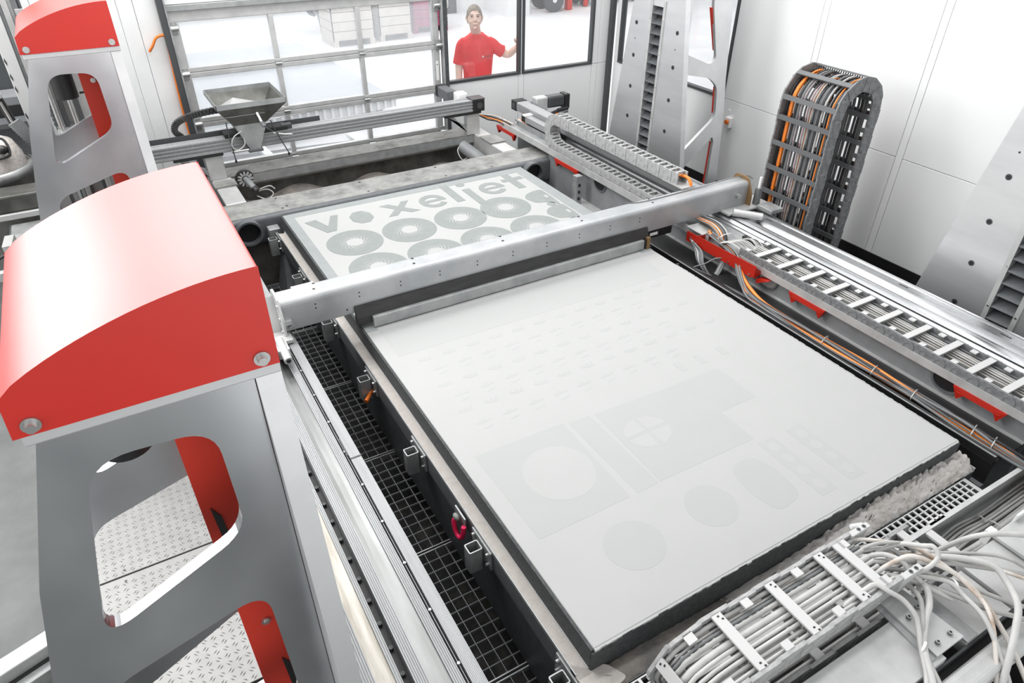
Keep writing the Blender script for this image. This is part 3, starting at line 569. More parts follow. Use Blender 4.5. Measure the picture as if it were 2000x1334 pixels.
# ---- hopper axis along the back
def axis_profile(w, h, z0, y0):                       # ribbed extrusion section in (y, z)
    P = [(y0, z0), (y0 + w, z0), (y0 + w, z0 + h)]
    P += [(y0 + w * 0.72, z0 + h), (y0 + w * 0.70, z0 + h - 0.006), (y0 + w * 0.30, z0 + h - 0.006), (y0 + w * 0.28, z0 + h), (y0, z0 + h)]
    for k in range(3):
        zc = z0 + h * (0.80 - 0.27 * k); P += [(y0, zc + 0.010), (y0 + 0.010, zc + 0.007), (y0 + 0.010, zc - 0.007), (y0, zc - 0.010)]
    return P
ha = thing('hopper_axis', 'long ribbed aluminium axis carrying the funnel along the back', 'linear axis', (0.7, 5.1, 0.18))
obj('profile', MB().prism(axis_profile(0.11, 0.105, 0.195, 5.05), 'x', -1.3, 2.16), 'profile', ha)
obj('black_slot', MB().box(-1.3, 2.16, 5.06, 5.15, 0.188, 0.196), 'black', ha)
obj('end_cap', MB().box(2.16, 2.285, 5.04, 5.165, 0.19, 0.305), 'black', ha, bevel=0.006); obj('cap_lid', MB().box(2.15, 2.29, 5.04, 5.17, 0.304, 0.310), 'frame', ha)
obj('cap_disc', MB().cyl((2.23, 5.035, 0.245), (2.23, 5.042, 0.245), 0.03, n=20), 'frame', ha)
obj('angle_strip', MB().prism([(5.185, 0.29), (5.19, 0.29), (5.19, 0.335), (5.185, 0.335)], 'x', -1.3, 0.70), 'frame', ha); obj('angle_foot', MB().box(-1.3, 0.72, 5.16, 5.19, 0.288, 0.292), 'galv', ha)
for x in (-0.27, 2.16):
    obj('bracket_post', MB().box(x - 0.06, x + 0.08, 5.07, 5.14, -0.035, 0.17), 'galvlight', ha, bevel=0.004)
    sx = -1
    obj('bracket_brace', MB().prism([(x - 0.26, 0.165), (x - 0.20, 0.165), (x - 0.05, -0.01), (x - 0.05, 0.05)] if 1 else [], 'y', 5.075, 5.13), 'galv', ha)
    obj('bracket_foot', MB().box(x - 0.30, x + 0.09, 5.05, 5.16, 0.168, 0.19), 'black', ha, bevel=0.003)
obj('motor_body', MB().box(2.00, 2.10, 5.28, 5.52, 0.25, 0.35), 'greypaint', ha, bevel=0.012); obj('motor_flange', MB().box(2.06, 2.17, 5.17, 5.28, 0.24, 0.345), 'white', ha, bevel=0.015)
obj('motor_end', MB().box(1.995, 2.105, 5.50, 5.56, 0.245, 0.355), 'black', ha, bevel=0.01)
hop = thing('hopper', 'stained steel funnel hopper on the back axis', 'hopper', (0.1, 5.2, 0.19))
def shell(mb, top, bot, t=0.004):
    for i in range(4):
        a, b = top[i], top[(i + 1) % 4]; c, e = bot[(i + 1) % 4], bot[i]
        A = [Vector(p) for p in (a, b, c, e)]; nr = (A[1] - A[0]).cross(A[2] - A[0]).normalized() * t
        mb.hexa([A[0], A[1], A[2], A[3], A[0] + nr, A[1] + nr, A[2] + nr, A[3] + nr])
    return mb
tp = [(-0.17, 4.95, 0.555), (0.385, 4.95, 0.555), (0.385, 5.49, 0.555), (-0.17, 5.49, 0.555)]
md = [(-0.055, 4.99, 0.41), (0.205, 4.99, 0.41), (0.205, 5.25, 0.38), (-0.055, 5.25, 0.38)]
bt = [(0.035, 4.99, 0.195), (0.115, 4.99, 0.195), (0.115, 5.07, 0.195), (0.035, 5.07, 0.195)]
obj('upper_cone', shell(MB(), tp, md), 'stainless', hop); obj('lower_cone', shell(MB(), md, bt), 'galv', hop)  # upper cone in darker steel, shade of its downward faces put into colour
rm = [(x, y, 0.595) for x, y, z in tp]; obj('rim', shell(MB(), rm, tp), 'galv', hop)
obj('powder_fill', MB().add([(-0.12, 4.965, 0.49), (0.20, 4.965, 0.49), (0.24, 5.34, 0.48), (-0.11, 5.34, 0.48), (0.0, 5.12, 0.60)], [(0, 1, 4), (1, 2, 4), (2, 3, 4), (3, 0, 4), (3, 2, 1, 0)]), 'powder', hop)
sp = obj('level_sensor', MB().cyl((0.135, 4.96, 0.50), (0.15, 4.92, 0.435), 0.014, n=12), 'steel', hop); obj('sensor_tip', MB().cyl((0.15, 4.92, 0.435), (0.16, 4.90, 0.40), 0.015, n=12), 'cmid', sp)
obj('cable', MB().tube(spline([(0.16, 4.9, 0.40), (0.22, 4.92, 0.35), (0.3, 5.0, 0.29), (0.36, 5.02, 0.26)]), 0.004), 'cdark', sp)
obj('outlet', MB().box(0.015, 0.135, 4.98, 5.09, 0.175, 0.20), 'greypaint', hop, bevel=0.004)
obj('slide_valve', MB().cyl((-0.12, 5.0, 0.20), (0.02, 5.0, 0.20), 0.010, n=10), 'steel', hop)
for x0, x1, a, b in ((-0.115, -0.105, 0.45, 0.14), (0.24, 0.335, 0.42, 0.13)):
    r = obj('rod', MB().tube([(x0 if x0 < 0 else 0.235, 4.98, a), (x0 if x0 < 0 else 0.27, 4.98, a - 0.12), (x1, 4.97, b)], 0.005), 'frame', hop); obj('rod_tip', MB().cyl((x1, 4.97, b), (x1, 4.97, b - 0.022), 0.009, n=8), 'black', r)
obj('air_hose', MB().tube(spline([(-0.01, 4.99, 0.36), (-0.08, 4.97, 0.33), (-0.11, 4.97, 0.26), (-0.07, 4.97, 0.22), (-0.01, 4.98, 0.25), (0.0, 4.99, 0.3)]), 0.005), 'clight', hop)
obj('carriage', MB().box(-0.14, 0.38, 5.045, 5.17, 0.302, 0.335), 'black', hop, bevel=0.005); obj('carriage_clip', MB().box(0.33, 0.42, 5.06, 5.12, 0.30, 0.34), 'frame', hop, bevel=0.005)
obj('clamp', MB().tube([(0.24, 4.99, 0.31), (0.33, 4.98, 0.285), (0.39, 4.97, 0.28)], 0.008), 'steel', hop)
# small black chain from hopper to axis
dc = thing('hopper_drag_chain', 'small black cable chain looping left of the funnel', 'cable chain', (-0.4, 5.25, 0.3))
pth = spline([(-0.44, 5.25, 0.305), (-0.485, 5.25, 0.36), (-0.46, 5.25, 0.42), (-0.38, 5.25, 0.455), (-0.27, 5.25, 0.475), (-0.12, 5.25, 0.485)], 5)
for k in range(len(pth) - 1): obj('chain_link', MB().bar(pth[k], pth[k] + (pth[k + 1] - pth[k]) * 0.93, 0.05, 0.036, (0, 1, 0)), 'linkblack', dc, bevel=0.004)

# ================================================================== LONG RECOATER BEAM
rb = thing('recoater_beam', 'long blasted steel recoater beam spanning the powder bed', 'beam', (1.3, 2.34, 0.0))
sec = rpoly([(2.28, 0.10), (2.42, 0.10), (2.42, 0.285), (2.28, 0.285)], [0.006, 0.006, 0.03, 0.035], 5)
obj('beam_body', MB().prism(sec, 'x', -0.42, 3.0), 'beam', rb)
for k in range(10):
    for z in (0.224, 0.199): obj('screw_hole', MB().cyl((-0.238 + 0.248 * k, 2.2795, z), (-0.238 + 0.248 * k, 2.282, z), 0.0048, n=8), 'black', rb)
for x in (-0.07, 0.155, 0.405, 0.655, 0.905, 1.155, 1.405, 1.655, 1.90): obj('screw_hole', MB().cyl((x, 2.2795, 0.135), (x, 2.282, 0.135), 0.0055, n=8), 'black', rb)
for k in range(5):
    for q, y in ((0.0, 2.335), (0.015, 2.395)): obj('top_hole', MB().cyl((-0.22 + 0.59 * k + q, y, 0.284), (-0.22 + 0.59 * k + q, y, 0.2862), 0.0085, n=10), 'black', rb)
obj('tape_patch', MB().box(-0.325, -0.20, 2.318, 2.419, 0.2850, 0.2858), 'heap', rb, 'beige tape patch')
for sx, x0, x1 in ((-1, -0.432, -0.42), (1, 3.0, 3.014)):
    ep = obj('end_plate', MB().prism(rpoly([(2.24, 0.03), (2.46, 0.03), (2.46, 0.22), (2.42, 0.31), (2.30, 0.31), (2.24, 0.20)], 0.03, 4), 'x', x0, x1), 'galvlight' if sx < 0 else 'wood', rb, bevel=0.002)
    for y, z in ((2.29, 0.26), (2.29, 0.18), (2.29, 0.10), (2.41, 0.24), (2.41, 0.1)): obj('bolt', MB().cyl((x0 - 0.008 if sx < 0 else x1, y, z), (x0 if sx < 0 else x1 + 0.008, y, z), 0.011, n=8), 'steel', ep)
    gx = -0.432 if sx < 0 else 3.014
    obj('gusset', MB().prism([(2.30, 0.06), (2.44, 0.06), (2.38, 0.28)], 'x', gx - 0.05 if sx < 0 else gx, gx if sx < 0 else gx + 0.05), 'galvlight', rb)
obj('carriage_plate', MB().box(-0.62, -0.40, 2.20, 2.52, 0.075, 0.098), 'galvlight', rb, bevel=0.003)
obj('carriage_plate', MB().box(2.76, 3.18, 2.20, 2.48, 0.095, 0.112), 'galvlight', rb, bevel=0.003)
for x in (-0.55, -0.48):
    v = obj('valve_block', MB().box(x - 0.03, x + 0.03, 2.06, 2.2, 0.085, 0.14), 'galvlight', rb, bevel=0.004)
    obj('cylinder', MB().cyl((x, 2.16, 0.145), (x, 1.99, 0.115), 0.022, n=14), 'galvlight', v); obj('bore', MB().cyl((x, 1.992, 0.1155), (x, 1.985, 0.1145), 0.012, n=12), 'black', v)
    for q in (2.09, 2.13): obj('bolt', MB().cyl((x + 0.01, q, 0.14), (x + 0.01, q, 0.148), 0.008, n=8), 'steel', v)
obj('lug', MB().box(-0.418, -0.38, 2.26, 2.28, 0.15, 0.175), 'galvlight', rb); obj('lug', MB().box(-0.40, -0.37, 2.26, 2.28, 0.125, 0.14), 'galv', rb)
cyv = obj('roller_cover', MB().cyl((2.80, 2.20, 0.12), (2.95, 2.06, 0.105), 0.028, n=16), 'galvlight', rb)
obj('sensor_block', MB().box(3.04, 3.16, 2.06, 2.20, 0.10, 0.13), 'galv', rb, bevel=0.004)
obj('sensor_body', MB().box(3.05, 3.09, 2.22, 2.26, 0.11, 0.24), 'cmid', rb, bevel=0.005); obj('sensor_stem', MB().cyl((3.07, 2.24, 0.24), (3.07, 2.24, 0.32), 0.010, n=10), 'white', rb)
obj('knob', MB().cyl((2.90, 2.28, 0.20), (2.90, 2.255, 0.20), 0.018, n=12), 'steel', rb)
obj('wire', MB().tube(spline([(1.95, 2.42, 0.287), (2.1, 2.37, 0.29), (2.5, 2.37, 0.29), (3.0, 2.36, 0.30), (3.1, 2.34, 0.27)]), 0.003), 'cmid', rb)
bl = obj('blade_holder', MB().prism([(2.262, 0.03), (2.279, 0.03), (2.279, 0.145), (2.268, 0.145), (2.25, 0.075), (2.25, 0.03)], 'x', -0.03, 2.065), 'rubber', rb, 'black rubber blade strip')
obj('blade', MB().prism(rpoly([(2.226, 0.006), (2.252, 0.006), (2.252, 0.074), (2.226, 0.074)], 0.004, 2), 'x', 0.058, 2.012), 'galv', rb, 'dusty steel scraper bar')
obj('blade_end', MB().box(2.04, 2.066, 2.226, 2.25, 0.0, 0.085), 'wood', rb); obj('blade_joint', MB().box(2.012, 2.04, 2.235, 2.262, 0.006, 0.07), 'black', rb)
obj('seal_end', MB().box(-0.02, 0.03, 2.27, 2.33, 0.01, 0.07), 'black', rb, bevel=0.008)
obj('holder_arm', MB().box(2.066, 2.32, 2.30, 2.36, 0.03, 0.09), 'black', rb, bevel=0.004); obj('white_tag', MB().box(2.12, 2.19, 2.2985, 2.3, 0.05, 0.072), 'white', rb)

# ================================================================== RAILS
def ribs(mb, x0, x1, z, n, y0, y1, h=0.0035):
    wd = (x1 - x0) / (2 * n - 1)
    for k in range(n): mb.box(x0 + 2 * k * wd, x0 + (2 * k + 1) * wd, y0, y1, z, z + h)
    return mb
lr = thing('linear_rail', 'long bright aluminium linear rail left of the grating', 'rail', (-0.56, 2.0, -0.06))
Y0, Y1 = -1.0, 5.05
obj('rail_base', MB().box(-0.735, -0.425, -1.0, 5.05, FZ, -0.06), 'darkpaint', lr)
obj('flat_cover', ribs(MB().box(-0.430, -0.384, Y0, Y1, 0.03, 0.068), -0.429, -0.385, 0.068, 9, Y0, Y1, 0.0015), 'profile', lr, 'flat light strip')
obj('groove', MB().box(-0.447, -0.430, Y0, Y1, -0.02, 0.035), 'black', lr); obj('groove_lip', MB().box(-0.4385, -0.4365, Y0, Y1, 0.035, 0.060), 'profile', lr)
for k in range(19): obj('clip', MB().cyl((-0.4375, -0.3 + 0.225 * k, 0.058), (-0.4375, -0.3 + 0.225 * k, 0.065), 0.006, n=8), 'galv', lr)
for y in (1.21,): 
    obj('joint_or_shade_line', MB().box(-0.432, -0.382, y, y + 0.007, 0.0688, 0.0712), 'frame', lr); obj('name_strip', MB().box(-0.4365, -0.4305, y + 0.03, y + 0.15, 0.069, 0.0705), 'frame', lr)
obj('rib_strip', ribs(MB().box(-0.480, -0.447, Y0, Y1, -0.02, 0.062), -0.480, -0.447, 0.062, 5, Y0, Y1, 0.004), 'profile', lr)
obj('polished_strip', MB().prism([(-0.545, 0.028), (-0.48, 0.028), (-0.48, 0.05), (-0.50, 0.0485), (-0.525, 0.0485), (-0.545, 0.05)], 'y', Y0, Y1), 'polish', lr, 'mirror polished strip')
obj('rib_strip', ribs(MB().box(-0.586, -0.545, Y0, Y1, -0.04, 0.062), -0.586, -0.545, 0.062, 6, Y0, Y1, 0.004), 'profile', lr)
obj('gap_channel', MB().box(-0.613, -0.586, Y0, Y1, -0.05, -0.005), 'black', lr)
for k in range(34): 
    c = obj('bolt', MB().cyl((-0.600, -0.6 + 0.105 * k, -0.005), (-0.600, -0.6 + 0.105 * k, 0.008), 0.0085, n=10), 'cdark', lr)
obj('rib_strip', ribs(MB().box(-0.632, -0.613, Y0, Y1, -0.04, 0.030), -0.632, -0.613, 0.030, 3, Y0, Y1, 0.004), 'profile', lr)
obj('tan_reflection_strip', MB().box(-0.690, -0.632, Y0, Y1, -0.04, 0.022), 'tan', lr, 'polished strip with a brownish reflection in its colour')
obj('rib_strip', ribs(MB().box(-0.735, -0.690, Y0, Y1, -0.05, 0.026), -0.735, -0.690, 0.026, 6, Y0, Y1, 0.004), 'profile', lr)
rr = thing('linear_rail', 'long bright aluminium linear rail right of the chain tray', 'rail', (2.9, 2.0, -0.02))
obj('rail_base', MB().box(2.67, 3.10, -1.0, 5.05, FZ, -0.02), 'midpaint', rr)
obj('flat_base', MB().box(2.66, 2.74, Y0, Y1, -0.02, 0.035), 'galv', rr)
obj('main_profile', ribs(MB().prism(rpoly([(2.74, -0.02), (2.872, -0.02), (2.872, 0.075), (2.825, 0.092), (2.765, 0.075), (2.74, 0.04)], [0, 0, 0.01, 0.03, 0.02, 0.01], 4), 'y', Y0, Y1), 2.842, 2.871, 0.079, 5, Y0, Y1, 0.006), 'profileb', rr)
for x, z in ((2.752, 0.050), (2.778, 0.074)): obj('line_groove', MB().box(x, x + 0.003, Y0, Y1, z, z + 0.0125), 'frame', rr)
obj('polished_strip', MB().box(2.872, 2.948, Y0, Y1, 0.0, 0.060), 'mirror', rr, 'mirror polished strip')
obj('rib_strip', ribs(MB().box(2.948, 3.015, Y0, Y1, -0.02, 0.080), 2.948, 3.015, 0.080, 8, Y0, Y1, 0.005), 'profileb', rr)
obj('outer_strip', MB().box(3.015, 3.065, Y0, Y1, -0.02, 0.062), 'mirror', rr); obj('outer_lip', MB().box(3.065, 3.08, Y0, Y1, -0.02, 0.072), 'profileb', rr)
obj('end_cap', MB().box(2.735, 2.90, Y1, Y1 + 0.03, 0.0, 0.10), 'black', rr, bevel=0.004); obj('end_cap', MB().box(2.945, 3.02, Y1, Y1 + 0.02, -0.02, 0.085), 'frame', rr)
for y in (0.92, 0.30, 2.0): obj('slot_mark', MB().box(2.985, 2.992, y, y + 0.06, 0.0851, 0.0865), 'black', rr)
cb = obj('black_clip', MB().box(2.675, 2.71, 1.80, 1.97, 0.035, 0.062), 'black', rr, bevel=0.003)
for y in (1.84, 1.885, 1.93): obj('clip_hole', MB().box(2.685, 2.70, y - 0.008, y + 0.008, 0.062, 0.0635), 'greypaint', cb)
obj('stop_block', MB().box(2.68, 2.72, 1.68, 1.73, 0.035, 0.07), 'galv', rr, bevel=0.003)
fa = thing('drive_axis', 'short aluminium drive axis with black end cap before the back wall', 'linear axis', (2.7, 5.1, 0.1))
obj('profile', MB().prism(rpoly([(2.68, 0.115), (2.80, 0.115), (2.80, 0.20), (2.68, 0.20)], 0.01, 2), 'y', 2.55, 5.10), 'profile', fa)
for z in (0.135, 0.155, 0.175): obj('groove', MB().box(2.678, 2.6805, 2.55, 5.10, z, z + 0.005), 'midpaint', fa)
obj('end_cap', MB().box(2.675, 2.805, 5.10, 5.20, 0.11, 0.205), 'black', fa, bevel=0.004); obj('cap_disc', MB().cyl((2.673, 5.15, 0.155), (2.676, 5.15, 0.155), 0.03, n=18), 'frame', fa)
obj('sub_profile', MB().box(2.60, 2.675, 4.30, 4.80, 0.09, 0.15), 'profile', fa, bevel=0.004); obj('sub_cap', MB().box(2.60, 2.675, 4.80, 4.87, 0.085, 0.155), 'black', fa, bevel=0.004); obj('top_plate', MB().box(2.59, 2.72, 4.78, 4.84, 0.15, 0.162), 'white', fa)
mo = obj('motor_flange', MB().box(2.83, 2.97, 4.96, 5.06, 0.11, 0.25), 'galvlight', fa, bevel=0.015)
obj('coupling', MB().cyl((2.80, 5.0, 0.17), (2.84, 5.0, 0.17), 0.045, n=18), 'midpaint', mo)
obj('motor_body', MB().box(2.97, 3.17, 4.955, 5.065, 0.13, 0.245), 'frame', fa, bevel=0.02); obj('motor_end', MB().box(3.17, 3.23, 4.95, 5.07, 0.10, 0.25), 'black', fa, bevel=0.012)
for z in (0.10, 0.075): obj('plug', MB().cyl((3.08, 4.95, z), (3.2, 4.95, z + 0.01), 0.02, n=12), 'black' if z > 0.09 else 'midpaint', fa)
obj('motor_cable', MB().tube(spline([(3.08, 4.95, 0.10), (2.99, 4.93, 0.085), (2.92, 4.93, 0.03), (2.9, 4.95, -0.02)]), 0.014), 'cblack', fa); obj('motor_cable', MB().tube(spline([(3.08, 4.95, 0.075), (3.01, 4.93, 0.055), (2.95, 4.93, 0.0)]), 0.011), 'corange', fa)
# motor behind hopper axis end is part of hopper axis

# ================================================================== CABLE TRAY ON THE RIGHT
ty = thing('cable_tray', 'galvanised cable tray running the whole right side', 'cable tray', (2.55, 2.0, 0.03))
TY0, TY1 = -0.6, 4.95
obj('tray_floor', MB().box(2.435, 2.66, TY0, TY1, 0.028, 0.034), 'galv', ty)
obj('tray_wall', MB().box(2.430, 2.436, TY0, 1.76, 0.024, 0.070), 'galvlight', ty); obj('tray_wall', MB().box(2.430, 2.436, 2.05, TY1, 0.024, 0.080), 'galvlight', ty)
obj('rear_wall', MB().box(2.585, 2.590, 2.45, 4.9, 0.034, 0.085), 'galv', ty); obj('side_channel', MB().box(2.59, 2.66, 2.45, 4.95, 0.034, 0.04), 'galv', ty); obj('side_channel_wall', MB().box(2.655, 2.66, 2.45, 4.85, 0.034, 0.08), 'greypaint', ty)
for x, m in ((2.598, 'cblack'), (2.607, 'clight'), (2.616, 'cdark'), (2.626, 'ctan'), (2.635, 'clight'), (2.644, 'corange')):
    obj('cable', MB().tube(spline([(x, 4.98, 0.07), (x, 4.8, 0.047), (x + 0.003, 4.2, 0.046), (x - 0.002, 3.6, 0.046), (x, 3.0, 0.046), (x, 2.45, 0.046)], 3), 0.0052, 6), m, ty)
for k, m in enumerate(('cblack', 'corange', 'cblack', 'ctan')):
    obj('cable', MB().tube(spline([(2.44 + 0.03 * k, 4.90, 0.055), (2.40 + 0.03 * k, 5.02, 0.075), (2.36 + 0.02 * k, 5.12, 0.07 + 0.01 * k), (2.30 + 0.01 * k, 5.2, 0.10)]), 0.007), m, ty)
def red_bracket(y0, y1):
    t = obj('red_bracket', MB().hexa([(2.420, y0 + 0.03, -0.006), (2.455, y0 + 0.03, -0.006), (2.455, y1 - 0.03, -0.006), (2.420, y1 - 0.03, -0.006), (2.424, y0, 0.024), (2.455, y0, 0.024), (2.455, y1, 0.024), (2.424, y1, 0.024)]), 'reddark', ty, 'red folded bracket')
    for ya, yt in ((y0, y0 + 0.03), (y1, y1 - 0.035)):
        obj('red_wing', MB().add([(2.421, ya, 0.022), (2.421, yt + (yt - ya), 0.0), (2.425, yt, -0.045), (2.455, ya, 0.022), (2.455, yt + (yt - ya), 0.0), (2.452, yt, -0.045)], [(0, 1, 2), (3, 5, 4), (0, 2, 5, 3), (1, 4, 5, 2), (0, 3, 4, 1)]), 'reddark', t)
for y0, y1 in ((1.05, 1.32), (-0.02, 0.25), (3.62, 3.99), (4.70, 5.06)): red_bracket(y0, y1)
rp = thing('red_plate', 'long red sheet metal plate screwed to the tray below the beam end', 'plate', (2.37, 1.9, -0.03))
obj('sheet', MB().prism([(1.585, 0.003), (2.20, 0.003), (2.20, 0.075), (1.56, 0.092), (1.56, 0.02)], 'x', 2.372, 2.376), 'reddark', rp)
obj('side_flange', MB().prism([(2.376, 0.005), (2.45, 0.03), (2.376, 0.085)], 'y', 1.56, 1.566), 'reddark', rp); obj('wing', MB().prism([(1.56, 0.0), (1.56, -0.035), (1.47, 0.02)], 'x', 2.40, 2.45), 'reddark', rp)
obj('cross_plate', MB().box(2.376, 2.58, 2.08, 2.084, 0.02, 0.085), 'reddark', rp); obj('shelf', MB().box(2.40, 2.58, 2.08, 2.24, 0.083, 0.088), 'galvlight', rp)
for y, z in ((2.16, 0.04), (2.10, 0.022), (1.79, 0.02), (1.60, 0.022)): obj('screw', MB().cyl((2.364, y, z), (2.372, y, z), 0.006, n=8), 'steel', rp)
# ------------------------------------------------------------------ chains
def plate_mesh(name, pitch, h, t, m):
    P = [(-pitch * 0.5, -h / 2)] + [(pitch * 0.42 + h * 0.42 * math.sin(math.radians(a)), -h / 2 * math.cos(math.radians(a))) for a in range(0, 181, 30)] + [(-pitch * 0.5, h / 2)]
    me = MB().prism(P, 'y', -t / 2, t / 2).prism(circ(pitch * 0.40, 0, h * 0.36, 18), 'y', -t / 2 - 0.002, t / 2 + 0.002, holes=[circ(pitch * 0.40, 0, h * 0.29, 18)]).mesh(name); me.materials.append(M[m]); return me
def frame_mtx(p, t, wv):
    t = t.normalized(); n = t.cross(wv).normalized()
    return Matrix(((t.x, wv.x, n.x, p.x), (t.y, wv.y, n.y, p.y), (t.z, wv.z, n.z, p.z), (0, 0, 0, 1)))
def chain(t, path, wv, width, h, pitch, mats, th=0.012, bar_every=2, bar_w=0.04, bar_t=0.010, tabs=True, inner_bars=True, start_bar=0, flip=1, slots=False):
    wv = Vector(wv).normalized(); ml, mbk = mats
    lk = plate_mesh('side_link', pitch, h, th, ml)
    bm_ = MB().box(-bar_w / 2, bar_w / 2, -width / 2, width / 2, -bar_t / 2, bar_t / 2).mesh('cross_bar'); bm_.materials.append(M[mbk])
    tm_ = MB().box(-bar_w * 0.45, bar_w * 0.45, -0.018, 0.018, -bar_t / 2, bar_t / 2).box(-bar_w * .3, -bar_w * .1, -.004, .006, bar_t / 2, bar_t / 2 + .0008).mesh('bar_tab'); tm_.materials.append(M[mbk])
    sm_ = MB()
    for e in (-1, 1):
        for q in (-0.010, 0.004): sm_.box(-0.008 + q * 0.6, 0.000 + q * 0.6, e * (width / 2 - 0.017) + q - 0.003, e * (width / 2 - 0.017) + q + 0.003, -0.001, 0.001)
    sl_ = sm_.mesh('bar_slots'); sl_.materials.append(M['black'])
    for k in range(len(path) - 1):
        a, b = path[k], path[k + 1]; tg = (b - a); c = (a + b) / 2; F = frame_mtx(c, tg, wv); n = Vector((F[0][2], F[1][2], F[2][2])) * flip
        for sgn in (-1, 1):
            G = F.copy(); off = wv * (sgn * (width / 2 + (0.004 if k % 2 else 0.0))); G.translation = c + off; inst('side_link', lk, t, G)
        if (k + start_bar) % bar_every == 0:
            G = F.copy(); G.translation = c + n * (h / 2 - bar_t / 2); inst('cross_bar', bm_, t, G)
            if slots: G = F.copy(); G.translation = c + n * (h / 2); inst('bar_slots', sl_, t, G)
            if inner_bars: G = F.copy(); G.translation = c - n * (h / 2 - bar_t / 2); inst('cross_bar', bm_, t, G)
        elif tabs:
            for sgn in (-1, 1): G = F.copy(); G.translation = c + n * (h / 2 - bar_t / 2) - wv * (sgn * (width / 2 - 0.02)); inst('bar_tab', tm_, t, G)
def chain_cables(t, path, wv, specs, h):
    wv = Vector(wv).normalized()
    for off, dz, r, m in specs:
        pts = []
        for k in range(len(path)):
            tg = path[min(k + 1, len(path) - 1)] - path[max(k - 1, 0)]; n = tg.normalized().cross(wv)
            pts.append(path[k] + wv * off + n * dz)
        obj('cable', MB().tube(spline(pts, 2), r, 6), m, t)
# lying chain on the right
rc = thing('lying_drag_chain', 'grey cable chain lying flat in the right tray, full of thin cables', 'cable chain', (2.545, 0.6, 0.034), None)
pth = [Vector((2.556, 1.77 - 0.0885 * k, 0.079)) for k in range(27)]
chain(rc, pth, (1, 0, 0), 0.222, 0.075, 0.0885, ('linkdark', 'bar'), flip=1, start_bar=1, bar_w=0.035, bar_t=0.007, inner_bars=False)
cr = random.Random(5); specs = []
for k in range(24):
    specs.append((-0.10 + 0.2 * k / 23, cr.uniform(-0.018, 0.016), cr.choice((0.0036, 0.0042, 0.005)), cr.choice(('cgrey', 'cgrey', 'clight', 'clight', 'ctan', 'cmid'))))
chain_cables(rc, pth, (1, 0, 0), specs, 0.07)
for yy in range(12):
    comb = MB()
    for k in range(20): comb.box(2.545 - 0.105 + 0.011 * k, 2.545 - 0.1025 + 0.011 * k, 1.637 - 0.177 * yy - 0.006, 1.637 - 0.177 * yy + 0.006, 0.05, 0.108)
    obj('separator_comb', comb, 'link', rc, kind='stuff')
for k in range(12):
    x = 2.455 + 0.016 * k
    obj('loose_cable', MB().tube(spline([(x, 1.74, 0.085), (x - 0.01 + cr.uniform(-.01, .01), 1.82, 0.105 + cr.uniform(0, .02)), (2.44 + 0.007 * k, 1.87, 0.11), (2.40 + 0.003 * k, 1.91, 0.10)], 4), 0.004, 6), cr.choice(('clight', 'cgrey', 'clight')), rc)
# far rolling chain on the right
fc = thing('rolling_drag_chain', 'grey cable chain rolled over itself above the far right rail', 'cable chain', (2.62, 3.6, 0.05))
zl, zu = 0.080, 0.335; R_ = (zu - zl) / 2
path = [Vector((2.515, 2.47 + 0.066 * k, zu)) for k in range(25)]
ye = path[-1].y
for k in range(1, 8): a = math.pi * k / 8; path.append(Vector((2.515, ye + R_ * 1.05 * math.sin(a), zl + R_ + R_ * math.cos(a))))
k = 0
while ye - 0.066 * k > 2.50: path.append(Vector((2.515, ye - 0.066 * k, zl))); k += 1
chain(fc, path, (1, 0, 0), 0.085, 0.092, 0.066, ('link', 'link'), flip=-1, bar_every=1, bar_w=0.022, bar_t=0.008, tabs=False, th=0.010)
chain_cables(fc, path, (1, 0, 0), [(-0.02, 0.0, 0.006, 'cdark'), (0.015, 0.005, 0.006, 'cblack')], 0.07)
obj('orange_cable', MB().tube(spline([(2.53, 2.55, zu), (2.545, 2.46, zu + 0.012), (2.55, 2.42, zu - 0.015), (2.55, 2.41, zu - 0.045)]), 0.012), 'corange', fc)
obj('end_bracket', MB().box(2.46, 2.58, 2.40, 2.62, zu - 0.046, zu - 0.037), 'galvlight', fc)
# standing chain
vc = thing('standing_drag_chain', 'tall standing cable chain full of orange and grey cables', 'cable chain', (3.6, 2.22, FZ))
xa, xb, zt = 3.41, 3.81, 0.76; R_ = (xb - xa) / 2
path = []; z = -0.80; PV = 0.0945
while z < zt: path.append(Vector((xa, 2.225, z))); z += PV
for k in range(0, 9): a = math.pi * k / 8; path.append(Vector(((xa + xb) / 2 - R_ * math.cos(a), 2.225, zt + R_ * 1.02 * math.sin(a))))
z = zt - PV
while z > -0.80: path.append(Vector((xb, 2.225, z))); z -= PV
nfront = 17
chain(vc, path, (0, 1, 0), 0.455, 0.10, PV, ('linkdark', 'bardark'), flip=-1, bar_every=2, bar_w=0.035, bar_t=0.010, start_bar=1, th=0.012)
cols = ['cblack', 'cdark', 'corange', 'corange', 'cdark', 'corange', 'cblack', 'cmid', 'cpink', 'cdark', 'cpink', 'cblack', 'corange', 'cmid', 'cgrey', 'cdark', 'cblack', 'cmid', 'cdark', 'cgrey', 'cdark', 'cblack', 'cmid', 'corange', 'cdark', 'cblack']
cr = random.Random(9); specs = []
for k in range(34): specs.append((0.207 - 0.414 * k / 33, cr.uniform(-0.024, 0.024), cr.choice((0.006, 0.0072, 0.0085)), cols[min(25, int(k * 26 / 34 + cr.choice((0, 0, 1))))]))
chain_cables(vc, path, (0, 1, 0), specs, 0.09)
